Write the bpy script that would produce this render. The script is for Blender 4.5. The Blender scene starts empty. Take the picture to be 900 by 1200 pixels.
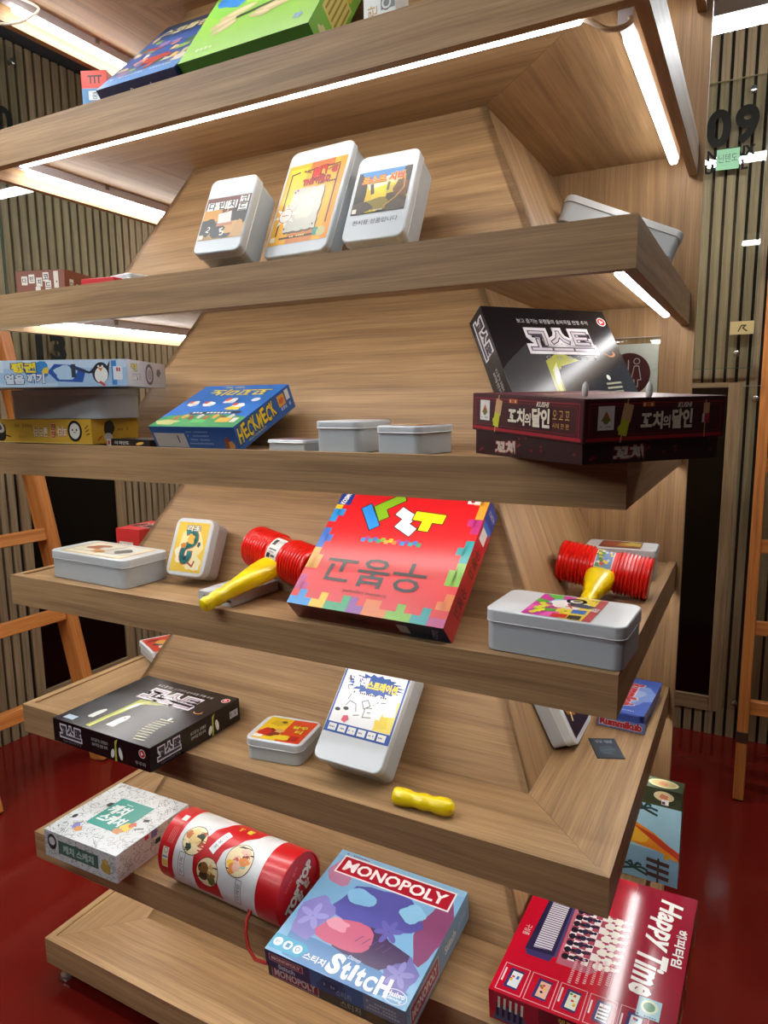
import bpy, bmesh, math, random
from mathutils import Matrix, Vector
random.seed(7)
C = bpy.context.scene.collection
SC = bpy.context.scene
R = math.radians

# ------------------------------------------------------------------ camera, world, exposure
cam = bpy.data.cameras.new('camera'); camo = bpy.data.objects.new('camera', cam); C.objects.link(camo)
cam.sensor_fit = 'VERTICAL'; cam.sensor_height = 24.0
cam.lens = 818.446 * 24.0 / 1200.0
cam.clip_start = 0.02
_y, _p, _r = 0.4897, 0.1548, -0.0107
_fw = Vector((-math.sin(_y)*math.cos(_p), math.cos(_y)*math.cos(_p), -math.sin(_p)))
_rt = Vector((math.cos(_y), math.sin(_y), 0)); _up = _rt.cross(_fw)
_r2 = _rt*math.cos(_r) + _up*math.sin(_r); _u2 = -_rt*math.sin(_r) + _up*math.cos(_r)
_m = Matrix((_r2, _u2, -_fw)).transposed().to_4x4(); _m.translation = (1.501, -0.9797, 1.4427)
camo.matrix_world = _m
SC.camera = camo
SC.view_settings.view_transform = 'Standard'; SC.view_settings.look = 'None'
SC.view_settings.gamma = 1.0; SC.view_settings.use_curve_mapping = False
SC.view_settings.exposure = 0.12
SC.cycles.use_denoising = True
SC.cycles.max_bounces = 7
SC.cycles.sample_clamp_indirect = 6.0
wd = bpy.data.worlds.new('world'); SC.world = wd; wd.use_nodes = True
wd.node_tree.nodes['Background'].inputs[0].default_value = (0.9, 0.95, 1.0, 1)
wd.node_tree.nodes['Background'].inputs[1].default_value = 0.02

# light strengths
LED_E = 20.0        # LED tubes under the shelves
LAMP_E = 50.0       # linear ceiling lamps

# ------------------------------------------------------------------ materials
def lin(c):
    return c/12.92 if c <= 0.04045 else ((c+0.055)/1.055)**2.4
def hexc(h):
    h = h.lstrip('#')
    return tuple(lin(int(h[i:i+2], 16)/255) for i in (0, 2, 4)) + (1.0,)
_mats = {}
def new_mat(name):
    m = bpy.data.materials.new(name); m.use_nodes = True
    return m, m.node_tree.nodes, m.node_tree.links, m.node_tree.nodes['Principled BSDF']
def flat(h, rough=0.42, metal=0.0, coat=0.0, var=0.05, scale=60):
    """plain coloured surface with a little procedural tonal variation"""
    k = (h, rough, metal, coat, var, scale)
    if k in _mats: return _mats[k]
    m, N, L, b = new_mat('print_' + h.strip('#'))
    b.inputs['Roughness'].default_value = rough; b.inputs['Metallic'].default_value = metal
    b.inputs['Coat Weight'].default_value = coat; b.inputs['Coat Roughness'].default_value = 0.12
    c = tuple(v*0.87 for v in hexc(h)[:3]) + (1.0,)
    if var > 0:
        tc = N.new('ShaderNodeTexCoord'); n = N.new('ShaderNodeTexNoise'); n.inputs['Scale'].default_value = scale
        n.inputs['Detail'].default_value = 2
        L.new(tc.outputs['Object'], n.inputs['Vector'])
        r = N.new('ShaderNodeMapRange'); r.inputs[3].default_value = 1-var; r.inputs[4].default_value = 1+var
        L.new(n.outputs['Fac'], r.inputs[0])
        mx = N.new('ShaderNodeVectorMath'); mx.operation = 'SCALE'; mx.inputs[0].default_value = c[:3]
        L.new(r.outputs[0], mx.inputs['Scale']); L.new(mx.outputs[0], b.inputs['Base Color'])
    else:
        b.inputs['Base Color'].default_value = c
    _mats[k] = m
    return m

def wood(name, dark, mid, light, scale=1.0, rough=0.5, knots=True):
    """laminate / timber grain running along U of the UV map (metres)"""
    m, N, L, b = new_mat(name)
    uv = N.new('ShaderNodeUVMap'); uv.uv_map = 'UVMap'
    mp = N.new('ShaderNodeMapping'); mp.inputs['Scale'].default_value = (1.6*scale, 44*scale, 1)
    L.new(uv.outputs[0], mp.inputs[0])
    wob = N.new('ShaderNodeTexNoise'); wob.inputs['Scale'].default_value = 2.2; wob.inputs['Detail'].default_value = 2
    L.new(uv.outputs[0], wob.inputs['Vector'])
    wv = N.new('ShaderNodeVectorMath'); wv.operation = 'MULTIPLY_ADD'
    wv.inputs[1].default_value = (0.1, 1.5, 0)
    L.new(wob.outputs['Color'], wv.inputs[0]); L.new(mp.outputs[0], wv.inputs[2])
    n1 = N.new('ShaderNodeTexNoise'); n1.inputs['Scale'].default_value = 1.0; n1.inputs['Detail'].default_value = 8
    n1.inputs['Roughness'].default_value = 0.62; n1.inputs['Distortion'].default_value = 0.25
    L.new(wv.outputs[0], n1.inputs['Vector'])
    mp2 = N.new('ShaderNodeMapping'); mp2.inputs['Scale'].default_value = (7*scale, 330*scale, 1)
    L.new(uv.outputs[0], mp2.inputs[0])
    n2 = N.new('ShaderNodeTexNoise'); n2.inputs['Scale'].default_value = 1.0; n2.inputs['Detail'].default_value = 3
    L.new(mp2.outputs[0], n2.inputs['Vector'])
    cr = N.new('ShaderNodeValToRGB'); e = cr.color_ramp.elements
    e[0].position = 0.27; e[0].color = hexc(dark); e[1].position = 0.72; e[1].color = hexc(light)
    mm = e.new(0.5); mm.color = hexc(mid)
    L.new(n1.outputs['Fac'], cr.inputs[0])
    fr = N.new('ShaderNodeMapRange'); fr.inputs[1].default_value = 0.3; fr.inputs[2].default_value = 0.7
    fr.inputs[3].default_value = 0.80; fr.inputs[4].default_value = 1.12
    L.new(n2.outputs['Fac'], fr.inputs[0])
    sc = N.new('ShaderNodeVectorMath'); sc.operation = 'SCALE'
    L.new(cr.outputs[0], sc.inputs[0]); L.new(fr.outputs[0], sc.inputs['Scale'])
    out = sc.outputs[0]
    if knots:
        vo = N.new('ShaderNodeTexVoronoi'); vo.inputs['Scale'].default_value = 1.0
        mk = N.new('ShaderNodeMapping'); mk.inputs['Scale'].default_value = (2.3, 5.0, 1)
        L.new(uv.outputs[0], mk.inputs[0]); L.new(mk.outputs[0], vo.inputs['Vector'])
        kr = N.new('ShaderNodeMapRange'); kr.inputs[1].default_value = 0.02; kr.inputs[2].default_value = 0.11
        kr.inputs[3].default_value = 0.62; kr.inputs[4].default_value = 1.0
        L.new(vo.outputs['Distance'], kr.inputs[0])
        s2 = N.new('ShaderNodeVectorMath'); s2.operation = 'SCALE'
        L.new(out, s2.inputs[0]); L.new(kr.outputs[0], s2.inputs['Scale']); out = s2.outputs[0]
    oi = N.new('ShaderNodeObjectInfo')
    rr = N.new('ShaderNodeMapRange'); rr.inputs[3].default_value = 0.93; rr.inputs[4].default_value = 1.06
    L.new(oi.outputs['Random'], rr.inputs[0])
    s3 = N.new('ShaderNodeVectorMath'); s3.operation = 'SCALE'
    L.new(out, s3.inputs[0]); L.new(rr.outputs[0], s3.inputs['Scale']); L.new(s3.outputs[0], b.inputs['Base Color'])
    bp = N.new('ShaderNodeBump'); bp.inputs['Strength'].default_value = 0.12; bp.inputs['Distance'].default_value = 0.002
    L.new(n2.outputs['Fac'], bp.inputs['Height']); L.new(bp.outputs[0], b.inputs['Normal'])
    b.inputs['Roughness'].default_value = rough
    b.inputs['Specular IOR Level'].default_value = 0.35
    return m

M_OAK = wood('oak_laminate', '#86684a', '#a5835c', '#b8966c')
M_SLAT = wood('slat_timber', '#7a6850', '#968163', '#ab9572', scale=1.4, rough=0.6, knots=False)
M_FRAME = wood('frame_timber', '#7d684c', '#9c8260', '#ad9470', scale=1.2, rough=0.55)
M_PINE = wood('orange_pine', '#a05a26', '#c07637', '#d08a48', scale=1.3, rough=0.45)
M_WHITE_TIN = flat('#d3d9dc', 0.33, 0.0, 0.25, 0.02, 8)
M_TIN_SIDE = flat('#bfc8cd', 0.30, 0.0, 0.2, 0.02, 8)
M_BLACK_FELT = flat('#2c251d', 0.9)

def emitter(name, col, strength):
    m = bpy.data.materials.new(name); m.use_nodes = True; N = m.node_tree.nodes
    N.remove(N['Principled BSDF']); e = N.new('ShaderNodeEmission')
    e.inputs[0].default_value = col; e.inputs[1].default_value = strength
    m.node_tree.links.new(e.outputs[0], N['Material Output'].inputs[0])
    return m
M_LED = emitter('led_glow', (1.0, 0.985, 0.965, 1), LED_E)
M_LAMP = emitter('lamp_glow', (0.96, 0.985, 1.0, 1), LAMP_E)
M_ALU = flat('#cfc9cf', 0.5, 0.0, 0, 0.03)

def floor_mat():
    m, N, L, b = new_mat('red_epoxy')
    tc = N.new('ShaderNodeTexCoord'); n = N.new('ShaderNodeTexNoise'); n.inputs['Scale'].default_value = 1.7
    n.inputs['Detail'].default_value = 5
    L.new(tc.outputs['Object'], n.inputs['Vector'])
    cr = N.new('ShaderNodeValToRGB'); e = cr.color_ramp.elements
    e[0].position = 0.3; e[0].color = hexc('#5d120d'); e[1].position = 0.75; e[1].color = hexc('#741a13')
    L.new(n.outputs['Fac'], cr.inputs[0]); L.new(cr.outputs[0], b.inputs['Base Color'])
    n2 = N.new('ShaderNodeTexNoise'); n2.inputs['Scale'].default_value = 9; n2.inputs['Detail'].default_value = 3
    L.new(tc.outputs['Object'], n2.inputs['Vector'])
    bp = N.new('ShaderNodeBump'); bp.inputs['Strength'].default_value = 0.08; bp.inputs['Distance'].default_value = 0.01
    L.new(n2.outputs['Fac'], bp.inputs['Height']); L.new(bp.outputs[0], b.inputs['Normal'])
    b.inputs['Roughness'].default_value = 0.12
    return m
M_FLOOR = floor_mat()
def glass_mat(name, tint, alpha, rough=0.02):
    m, N, L, b = new_mat(name)
    b.inputs['Base Color'].default_value = hexc(tint); b.inputs['Roughness'].default_value = rough
    b.inputs['Alpha'].default_value = alpha; b.inputs['Specular IOR Level'].default_value = 0.6
    # clear sheet: transparent body with a dielectric sheen on top
    tr = N.new('ShaderNodeBsdfTransparent'); tr.inputs[0].default_value = hexc(tint)
    gl = N.new('ShaderNodeBsdfGlossy'); gl.inputs['Roughness'].default_value = rough
    fr = N.new('ShaderNodeFresnel'); ge = N.new('ShaderNodeNewGeometry'); io = N.new('ShaderNodeMapRange')
    io.inputs[3].default_value = 1.5; io.inputs[4].default_value = 1/1.5
    L.new(ge.outputs['Backfacing'], io.inputs[0]); L.new(io.outputs[0], fr.inputs[0])
    mx = N.new('ShaderNodeMixShader')
    L.new(fr.outputs[0], mx.inputs[0]); L.new(tr.outputs[0], mx.inputs[1]); L.new(gl.outputs[0], mx.inputs[2])
    L.new(mx.outputs[0], N['Material Output'].inputs[0]); N.remove(b)
    return m
M_GLASS = glass_mat('clear_glass', '#f8fbf9', 0.1)
M_GLASS_EDGE = flat('#4f6f62', 0.15)

# ------------------------------------------------------------------ object helpers
def link(name, me, parent=None, mats=()):
    o = bpy.data.objects.new(name, me); C.objects.link(o)
    if me is not None:
        for m in mats: me.materials.append(m)
    if parent is not None: o.parent = parent
    return o
def thing(name, label, cat, mat=Matrix(), group=None):
    o = bpy.data.objects.new(name, None); C.objects.link(o); o.empty_display_size = 0.05
    o.matrix_world = mat; o['label'] = label; o['category'] = cat
    if group: o['group'] = group
    return o
def tag(o, label, cat, group=None):
    o['label'] = label; o['category'] = cat
    if group: o['group'] = group
    return o
def place(x, y, z, yaw=0, pit=0, rol=0):
    return Matrix.Translation((x, y, z)) @ Matrix.Rotation(R(yaw), 4, 'Z') @ Matrix.Rotation(R(pit), 4, 'X') @ Matrix.Rotation(R(rol), 4, 'Y')
def smooth(me, ang=40):
    for p in me.polygons: p.use_smooth = True
    try: me.set_sharp_from_angle(angle=R(ang))
    except Exception: pass
def grain_uv(me, grain, off=None):
    """UV in metres, U along the grain direction"""
    g = Vector(grain).normalized()
    if off is None: off = (random.uniform(0, 20), random.uniform(0, 20))
    uvl = me.uv_layers.get('UVMap') or me.uv_layers.new(name='UVMap')
    for p in me.polygons:
        n = p.normal
        gu = g - n*g.dot(n)
        if gu.length < 0.2:
            gu = n.orthogonal()
        gu.normalize(); gv = n.cross(gu)
        for li in p.loop_indices:
            co = me.vertices[me.loops[li].vertex_index].co
            uvl.data[li].uv = (co.dot(gu)+off[0], co.dot(gv)+off[1])
def slab(name, loop, thick, grain, mat, parent=None, bev=0.0):
    """extruded polygon: loop of 3D points, thick = extrusion vector"""
    bm = bmesh.new(); t = Vector(thick)
    a = [bm.verts.new(p) for p in loop]; b = [bm.verts.new(Vector(p)+t) for p in loop]
    n = len(loop); bm.faces.new(a); bm.faces.new(b[::-1])
    for i in range(n): bm.faces.new((a[i], b[i], b[(i+1) % n], a[(i+1) % n]))
    bmesh.ops.recalc_face_normals(bm, faces=bm.faces)
    if bev: bmesh.ops.bevel(bm, geom=bm.edges[:], offset=bev, segments=1, affect='EDGES')
    me = bpy.data.meshes.new(name); bm.to_mesh(me); bm.free(); me.update()
    grain_uv(me, grain)
    return link(name, me, parent, [mat])
def boxmesh(x0, x1, y0, y1, z0, z1, bev=0.0, seg=1):
    bm = bmesh.new()
    bmesh.ops.create_cube(bm, size=1)
    for v in bm.verts:
        v.co = Vector((x0+(v.co.x+.5)*(x1-x0), y0+(v.co.y+.5)*(y1-y0), z0+(v.co.z+.5)*(z1-z0)))
    if bev: bmesh.ops.bevel(bm, geom=bm.edges[:], offset=bev, segments=seg, affect='EDGES', profile=0.5)
    me = bpy.data.meshes.new('box'); bm.to_mesh(me); bm.free(); me.update()
    return me
def box(name, x0, x1, y0, y1, z0, z1, mat, parent=None, bev=0.0, grain=None, seg=1):
    me = boxmesh(x0, x1, y0, y1, z0, z1, bev, seg)
    if grain: grain_uv(me, grain)
    return link(name, me, parent, [mat])
def rrect(w, l, r, n=6):
    pts = []
    for cx, cy, a0 in ((w-r, r, -90), (w-r, l-r, 0), (r, l-r, 90), (r, r, 180)):
        for i in range(n+1):
            a = R(a0+90*i/n); pts.append((cx+r*math.cos(a), cy+r*math.sin(a)))
    return pts
def rings_mesh(rings, cap0=True, cap1=True):
    """loft of closed rings (lists of 3D points, same count)"""
    bm = bmesh.new(); vs = [[bm.verts.new(p) for p in r] for r in rings]; n = len(rings[0])
    for a, b in zip(vs, vs[1:]):
        for i in range(n): bm.faces.new((a[i], a[(i+1) % n], b[(i+1) % n], b[i]))
    if cap0: bm.faces.new(vs[0][::-1])
    if cap1: bm.faces.new(vs[-1])
    bmesh.ops.recalc_face_normals(bm, faces=bm.faces)
    me = bpy.data.meshes.new('loft'); bm.to_mesh(me); bm.free(); me.update(); smooth(me)
    return me
def tube_along(pts, rad, n=10, closed=False):
    """swept tube; rad may be a list"""
    P = [Vector(p) for p in pts]; rings = []
    up = Vector((0, 0, 1))
    prev = None
    for i, p in enumerate(P):
        d = (P[min(i+1, len(P)-1)] - P[max(i-1, 0)]).normalized()
        if prev is None:
            x = d.orthogonal().normalized()
        else:
            x = (prev - d*prev.dot(d)).normalized()
        prev = x; y = d.cross(x); r = rad[i] if isinstance(rad, (list, tuple)) else rad
        rings.append([p + x*r*math.cos(2*math.pi*k/n) + y*r*math.sin(2*math.pi*k/n) for k in range(n)])
    return rings_mesh(rings)
def lathe(profile, n=40):
    """profile: (axial, radius) along local X"""
    return rings_mesh([[(a, r*math.cos(2*math.pi*k/n), r*math.sin(2*math.pi*k/n)) for k in range(n)] for a, r in profile])

# ------------------------------------------------------------------ printed artwork (thin geometry on a face)
_txt = {}
def text_geo(s, bold, shear):
    k = (s, bold, shear)
    if k not in _txt:
        cu = bpy.data.curves.new('t', 'FONT'); cu.body = s; cu.size = 1; cu.offset = bold; cu.shear = shear; cu.resolution_u = 5 if len(s) < 3 else 2
        o = bpy.data.objects.new('t', cu); me = o.to_mesh()
        vs = [(v.co.x, v.co.y) for v in me.vertices]; fs = [tuple(p.vertices) for p in me.polygons]
        o.to_mesh_clear(); bpy.data.objects.remove(o); bpy.data.curves.remove(cu)
        _txt[k] = (vs, fs)
    return _txt[k]
def clip_half(poly, ax, val, keep_less):
    out = []
    for i in range(len(poly)):
        a, b = poly[i], poly[(i+1) % len(poly)]
        ia = (a[ax] <= val) if keep_less else (a[ax] >= val); ib = (b[ax] <= val) if keep_less else (b[ax] >= val)
        if ia: out.append(a)
        if ia != ib:
            t = (val-a[ax])/(b[ax]-a[ax]); out.append((a[0]+(b[0]-a[0])*t, a[1]+(b[1]-a[1])*t))
    return out
def circ(cx, cy, rx, ry=None, rot=0, n=24):
    ry = ry or rx; c, s = math.cos(R(rot)), math.sin(R(rot)); o = []
    for i in range(n):
        a = 2*math.pi*i/n; x, y = rx*math.cos(a), ry*math.sin(a); o.append((cx+x*c-y*s, cy+x*s+y*c))
    return o
class Art:
    """drawing on a w x h rectangle (metres); every item sits one thin layer above the last"""
    def __init__(s, w, h, rough=0.38): s.w, s.h, s.items, s.lay, s.rough = w, h, [], 0, rough
    def poly(s, pts, col, rough=None, same=False):
        rough = rough or s.rough
        p = [tuple(q) for q in pts]
        for ax, hi in ((0, s.w), (1, s.h)):
            p = clip_half(p, ax, hi, True) if p else p
            p = clip_half(p, ax, 0.0, False) if p else p
        if len(p) < 3: return s
        if not same: s.lay += 1
        s.items.append((p, col, rough, s.lay)); return s
    def rect(s, x, y, w, h, col, rot=0, **k):
        c, n = math.cos(R(rot)), math.sin(R(rot)); cx, cy = x+w/2, y+h/2
        return s.poly([(cx+dx*w/2*c-dy*h/2*n, cy+dx*w/2*n+dy*h/2*c) for dx, dy in ((-1, -1), (1, -1), (1, 1), (-1, 1))], col, **k)
    def oval(s, cx, cy, rx, ry, col, rot=0, n=24, **k): return s.poly(circ(cx, cy, rx, ry, rot, n), col, **k)
    def frame(s, x, y, w, h, t, col):
        s.rect(x, y, w, t, col); s.rect(x, y+h-t, w, t, col, same=True); s.rect(x, y, t, h, col, same=True); s.rect(x+w-t, y, t, h, col, same=True); return s
    def stroke(s, pts, wd, col, same=False):
        if not same: s.lay += 1
        for a, b in zip(pts, pts[1:]):
            dx, dy = b[0]-a[0], b[1]-a[1]; l = math.hypot(dx, dy) or 1e-6; nx, ny = -dy/l*wd/2, dx/l*wd/2; ex, ey = dx/l*wd*.3, dy/l*wd*.3
            s.poly([(a[0]-ex+nx, a[1]-ey+ny), (a[0]-ex-nx, a[1]-ey-ny), (b[0]+ex-nx, b[1]+ey-ny), (b[0]+ex+nx, b[1]+ey+ny)], col, same=True)
        return s
    def ring(s, cx, cy, r, wd, col, ry=None, n=20, a0=0, a1=360):
        ry = ry or r
        return s.stroke([(cx+r*math.cos(R(a0+(a1-a0)*i/n)), cy+ry*math.sin(R(a0+(a1-a0)*i/n))) for i in range(n+1)], wd, col)
    def star(s, cx, cy, r1, r2, n, col, rot=0):
        return s.poly([(cx+(r1 if i % 2 == 0 else r2)*math.cos(R(rot)+math.pi*i/n), cy+(r1 if i % 2 == 0 else r2)*math.sin(R(rot)+math.pi*i/n)) for i in range(2*n)], col)
    def blob(s, cx, cy, rx, ry, col, seed=0, n=18, rough=.25):
        g = random.Random(seed); k = [(g.uniform(-1, 1), g.uniform(0, 6.28)) for _ in range(4)]
        pts = []
        for i in range(n):
            a = 2*math.pi*i/n; f = 1+rough*sum(c*math.sin((j+2)*a+p) for j, (c, p) in enumerate(k))/2
            pts.append((cx+rx*f*math.cos(a), cy+ry*f*math.sin(a)))
        return s.poly(pts, col)
    def text(s, t, cx, cy, col, w=None, h=None, rot=0, bold=0.0, shear=0.0, out=None, ow=0.06):
        """centred text fitted to width w and/or cap height h; out = outline colour"""
        v0, _ = text_geo(t, bold, shear)
        if not v0: return s
        x0, x1 = min(v[0] for v in v0), max(v[0] for v in v0); y0, y1 = min(v[1] for v in v0), max(v[1] for v in v0)
        sx = w/(x1-x0) if w else None; sy = h/(y1-y0) if h else None
        sx = sx or sy; sy = sy or sx
        c, n = math.cos(R(rot)), math.sin(R(rot)); mx, my = (x0+x1)/2, (y0+y1)/2
        for b, cc in (((bold+ow, out),) if out else ()) + ((bold, col),):
            vs, fs = text_geo(t, b, shear); s.lay += 1
            P = [(cx+(x-mx)*sx*c-(y-my)*sy*n, cy+(x-mx)*sx*n+(y-my)*sy*c) for x, y in vs]
            for f in fs: s.poly([P[i] for i in f], cc, same=True)
        return s
    def build(s, name, parent, fmat, gap=0.0003, bend=None):
        """fmat maps (u, v, height) on the face to the parent's space; bend(u, v, h) replaces it for curved faces"""
        bm = bmesh.new(); mats, idx = [], {}; step = min(.00012, .0008/max(1, s.lay))
        for p, col, rough, lay in s.items:
            k = (col, rough)
            if k not in idx: idx[k] = len(mats); mats.append(flat(col, rough, 0, 0, 0.03, 40))
            strips = [p]
            if bend:
                strips = []; y0 = min(q[1] for q in p); y1 = max(q[1] for q in p); st = bend.step
                j = math.floor(y0/st)
                while j*st < y1:
                    q = clip_half(clip_half(p, 1, j*st, False), 1, (j+1)*st, True)
                    if len(q) > 2: strips.append(q)
                    j += 1
            for q in strips:
                h = gap + lay*step
                vs = [bm.verts.new(bend(u, v, h) if bend else fmat @ Vector((u, v, h))) for u, v in q]
                try: f = bm.faces.new(vs); f.material_index = idx[k]
                except ValueError: pass
        me = bpy.data.meshes.new(name); bm.to_mesh(me); bm.free(); me.update()
        # printed side faces outward
        return link(name, me, parent, mats)
def face_matrix(side, w, l, t):
    ux, uy, o = {'top': ((1, 0, 0), (0, 1, 0), (0, 0, t)), 'front': ((1, 0, 0), (0, 0, 1), (0, 0, 0)),
                 'right': ((0, 1, 0), (0, 0, 1), (w, 0, 0)), 'left': ((0, -1, 0), (0, 0, 1), (0, l, 0)),
                 'back': ((-1, 0, 0), (0, 0, 1), (w, l, 0))}[side]
    ux, uy = Vector(ux), Vector(uy); n = ux.cross(uy)
    m = Matrix((ux, uy, n)).transposed().to_4x4(); m.translation = o
    return m
def face_dims(side, w, l, t): return {'top': (w, l), 'front': (w, t), 'back': (w, t), 'right': (l, t), 'left': (l, t)}[side]
def carton(label, M, w, l, t, lid_col, base_col=None, lid_h=None, arts={}, group=None, bev=0.0012, cat='board game', rough=0.36):
    """cardboard game box: base tray, lid, printed faces (arts: side -> function(Art))"""
    root = thing('game_box', label, cat, M, group or 'board games on the display shelf')
    lid_h = lid_h or t*0.9; z0 = t-lid_h
    if z0 > 0.002: box('base', .0015, w-.0015, .0015, l-.0015, 0, t-.004, flat(base_col or lid_col, rough), root, 0.0008)
    lid = box('lid', 0, w, 0, l, z0 if z0 > .002 else 0, t, flat(lid_col, rough), root, bev)
    for side, fn in arts.items():
        a = Art(*face_dims(side, w, l, t), rough); a.rect(0, 0, a.w, a.h, lid_col); fn(a)
        a.build({'top': 'cover_print', 'front': 'front_print', 'right': 'side_print', 'left': 'side_print', 'back': 'back_print'}[side], lid, face_matrix(side, w, l, t))
    return root
def wnorm(o):
    m = o.modifiers.new('weighted', 'WEIGHTED_NORMAL'); m.keep_sharp = True; m.weight = 80; return o
def tin(label, M, w, l, t, art=None, label_rect=None, r=0.016, lid_h=None, group=None, cat='tin box', body_mat=None, lid_mat=None):
    """pressed tin: rounded body, lid with a rolled rim, printed label on the lid"""
    root = thing('tin_box', label, cat, M, group or 'tin boxes on the display shelf'); body_mat = body_mat or M_TIN_SIDE; lid_mat = lid_mat or M_WHITE_TIN
    lid_h = lid_h or t*0.28; zl = t-lid_h
    def ring(ins, z, rr=None):
        rr = max(0.002, (rr or r)-ins); return [(x+ins, y+ins, z) for x, y in rrect(w-2*ins, l-2*ins, rr)]
    me = rings_mesh([ring(.0055, 0), ring(.0036, .001), ring(.003, .003), ring(.003, zl+.004)]); wnorm(link('body', me, root, [body_mat]))
    me = rings_mesh([ring(.0026, zl), ring(.0004, zl), ring(0, zl+.0008), ring(.0008, zl+.0020), ring(.0006, zl+.0032), ring(.0006, t-.0028), ring(.0012, t-.0010), ring(.0028, t), ring(.0045, t), ring(.0058, t-.0004)])
    lid = wnorm(link('lid', me, root, [lid_mat]))
    if art:
        x, y, aw, ah = label_rect or (0.01, 0.01, w-.02, l-.02)
        a = Art(aw, ah); art(a)
        m = Matrix.Translation((x, y, t-.0003)); a.build('label', lid, m)
    return root

# ------------------------------------------------------------------ setting: floor, ceiling, walls
XW, YW, ZC = -1.28, 2.21, 2.92
def struct(o): o['kind'] = 'structure'; return o
struct(box('floor', XW-.1, 4.6, -4.1, YW+.1, -.06, 0, M_FLOOR))
struct(box('ceiling', XW-.1, 4.6, -4.1, YW+.1, ZC, ZC+.06, flat('#3c4147', 0.8)))
wl = struct(box('wall_left', XW-.10, XW-.016, -4.1, YW+.1, 0, ZC, M_BLACK_FELT))
wb = struct(box('wall_back', XW-.10, 4.6, YW+.016, YW+.1, 0, ZC, M_BLACK_FELT))
struct(box('wall_right', 4.5, 4.6, -4.1, YW+.1, 0, ZC, flat('#6f6253', 0.8)))
struct(box('wall_front', XW-.1, 4.6, -4.1, -4.0, 0, ZC, flat('#6f6253', 0.8)))

# dark windows in the slatted walls: (wall, from, to) along the wall, heights .17 - 1.49
WZ0, WZ1 = 0.17, 1.49
WIN_L = (0.955, 1.425); WIN_R = (0.75, 1.387)
M_PANE = flat('#020203', 0.12, 0, 0, 0)
def slat_mesh(h):
    me = boxmesh(-.0155, .0155, -.016, 0, 0, h, 0.0015); grain_uv(me, (0, 0, 1), (0, 0)); me.materials.append(M_SLAT); return me
_sm = {}
def slat(parent, pos, rotz, z0, z1):
    h = round(z1-z0, 3)
    if h not in _sm: _sm[h] = [slat_mesh(h) for _ in range(3)]; [grain_uv(m, (0, 0, 1)) for m in _sm[h]]
    o = bpy.data.objects.new('slat', random.choice(_sm[h])); C.objects.link(o); o.parent = parent
    o.location = (pos[0], pos[1], z0); o.rotation_euler = (0, 0, rotz)
y = 0.008
PITCH = 0.042
k = 0
while True:                       # left wall
    yy = YW-.03-k*PITCH; k += 1
    if yy < -0.9: break
    if WIN_L[0]-.04 < yy < WIN_L[1]+.04:
        slat(wl, (XW-.016, yy), math.pi/2, 0.0, WZ0-.062); slat(wl, (XW-.016, yy), math.pi/2, WZ1+.022, ZC-.01)
    else: slat(wl, (XW-.016, yy), math.pi/2, 0.0, ZC-.01)
k = 0
while True:                       # back wall
    xx = 1.2875+.0205 + k*PITCH - 62*PITCH; k += 1
    if xx > 2.75: break
    if xx < XW+.02: continue
    if WIN_R[0]-.04 < xx < WIN_R[1]+.044:
        slat(wb, (xx, YW+.016), 0, 0.0, WZ0-.062); slat(wb, (xx, YW+.016), 0, WZ1+.022, ZC-.01)
    else: slat(wb, (xx, YW+.016), 0, 0.0, ZC-.01)
def dark_window(name, wall, a, b):
    """frame of four boards around a black pane"""
    def bb(nm, a0, a1, z0, z1, d, mat, par, grain):
        if wall == 'L': return box(nm, XW-.014, XW+d, a0, a1, z0, z1, mat, par, 0.0012, grain)
        return box(nm, a0, a1, YW-d, YW+.014, z0, z1, mat, par, 0.0012, grain)
    g = (0, 1, 0) if wall == 'L' else (1, 0, 0)
    w = struct(bb(name, a-.002, b+.002, WZ0-.002, WZ1+.002, -.008, M_PANE, None, None))
    bb('frame_board', a-.043, a, WZ0-.064, WZ1+.02, .001, M_FRAME, w, (0, 0, 1)); bb('frame_board', b, b+.043, WZ0-.064, WZ1+.02, .001, M_FRAME, w, (0, 0, 1))
    bb('sill_board', a, b, WZ0-.064, WZ0, .004, M_FRAME, w, g); bb('head_board', a, b, WZ1, WZ1+.02, .001, M_FRAME, w, g)
dark_window('window_1', 'L', *WIN_L); dark_window('window_2', 'R', *WIN_R)

# glass sign panels standing off the walls
def standoff(parent, p, axis):
    me = lathe([(0, 0), (0, .008), (.026, .008), (.026, .012), (.032, .012), (.034, .009), (.034, 0)], 20)
    o = link('standoff_bolt', me, parent, [flat('#b8b8b4', .25, .9)]); o.location = p
    o.rotation_euler = (0, 0, math.pi if axis == 'x-' else (-math.pi/2 if axis == 'y' else 0)); return o
gp = thing('glass_panel', 'tall clear glass number panel bolted on the slats, black 09 on it', 'glass panel', Matrix.Translation((1.466, 2.176, 1.565)))
box('pane', -.62, 0, 0, .008, 0, 1.074, M_GLASS, gp); box('pane_edge', -.0006, .0012, -.0002, .0082, 0, 1.074, M_GLASS_EDGE, gp); box('pane_edge', -.62, 0, -.0002, .0082, -.0012, .0006, M_GLASS_EDGE, gp)
box('pane_edge', -.62, 0, -.0002, .0082, 1.0735, 1.0755, flat('#9a8f5a', .3), gp)
for z in (.056, 1.024): standoff(gp, (-.056, .02, z), 'y'); standoff(gp, (-.57, .02, z), 'y')
a = Art(.62, 1.074, .95); X0 = 1.466-.62; K = '#17150f'
a.text('0', 1.297-X0, 2.4725-1.565, K, w=.086, h=.137, bold=.035).text('9', 1.394-X0, 2.4725-1.565, K, w=.082, h=.137, bold=.035)
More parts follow.
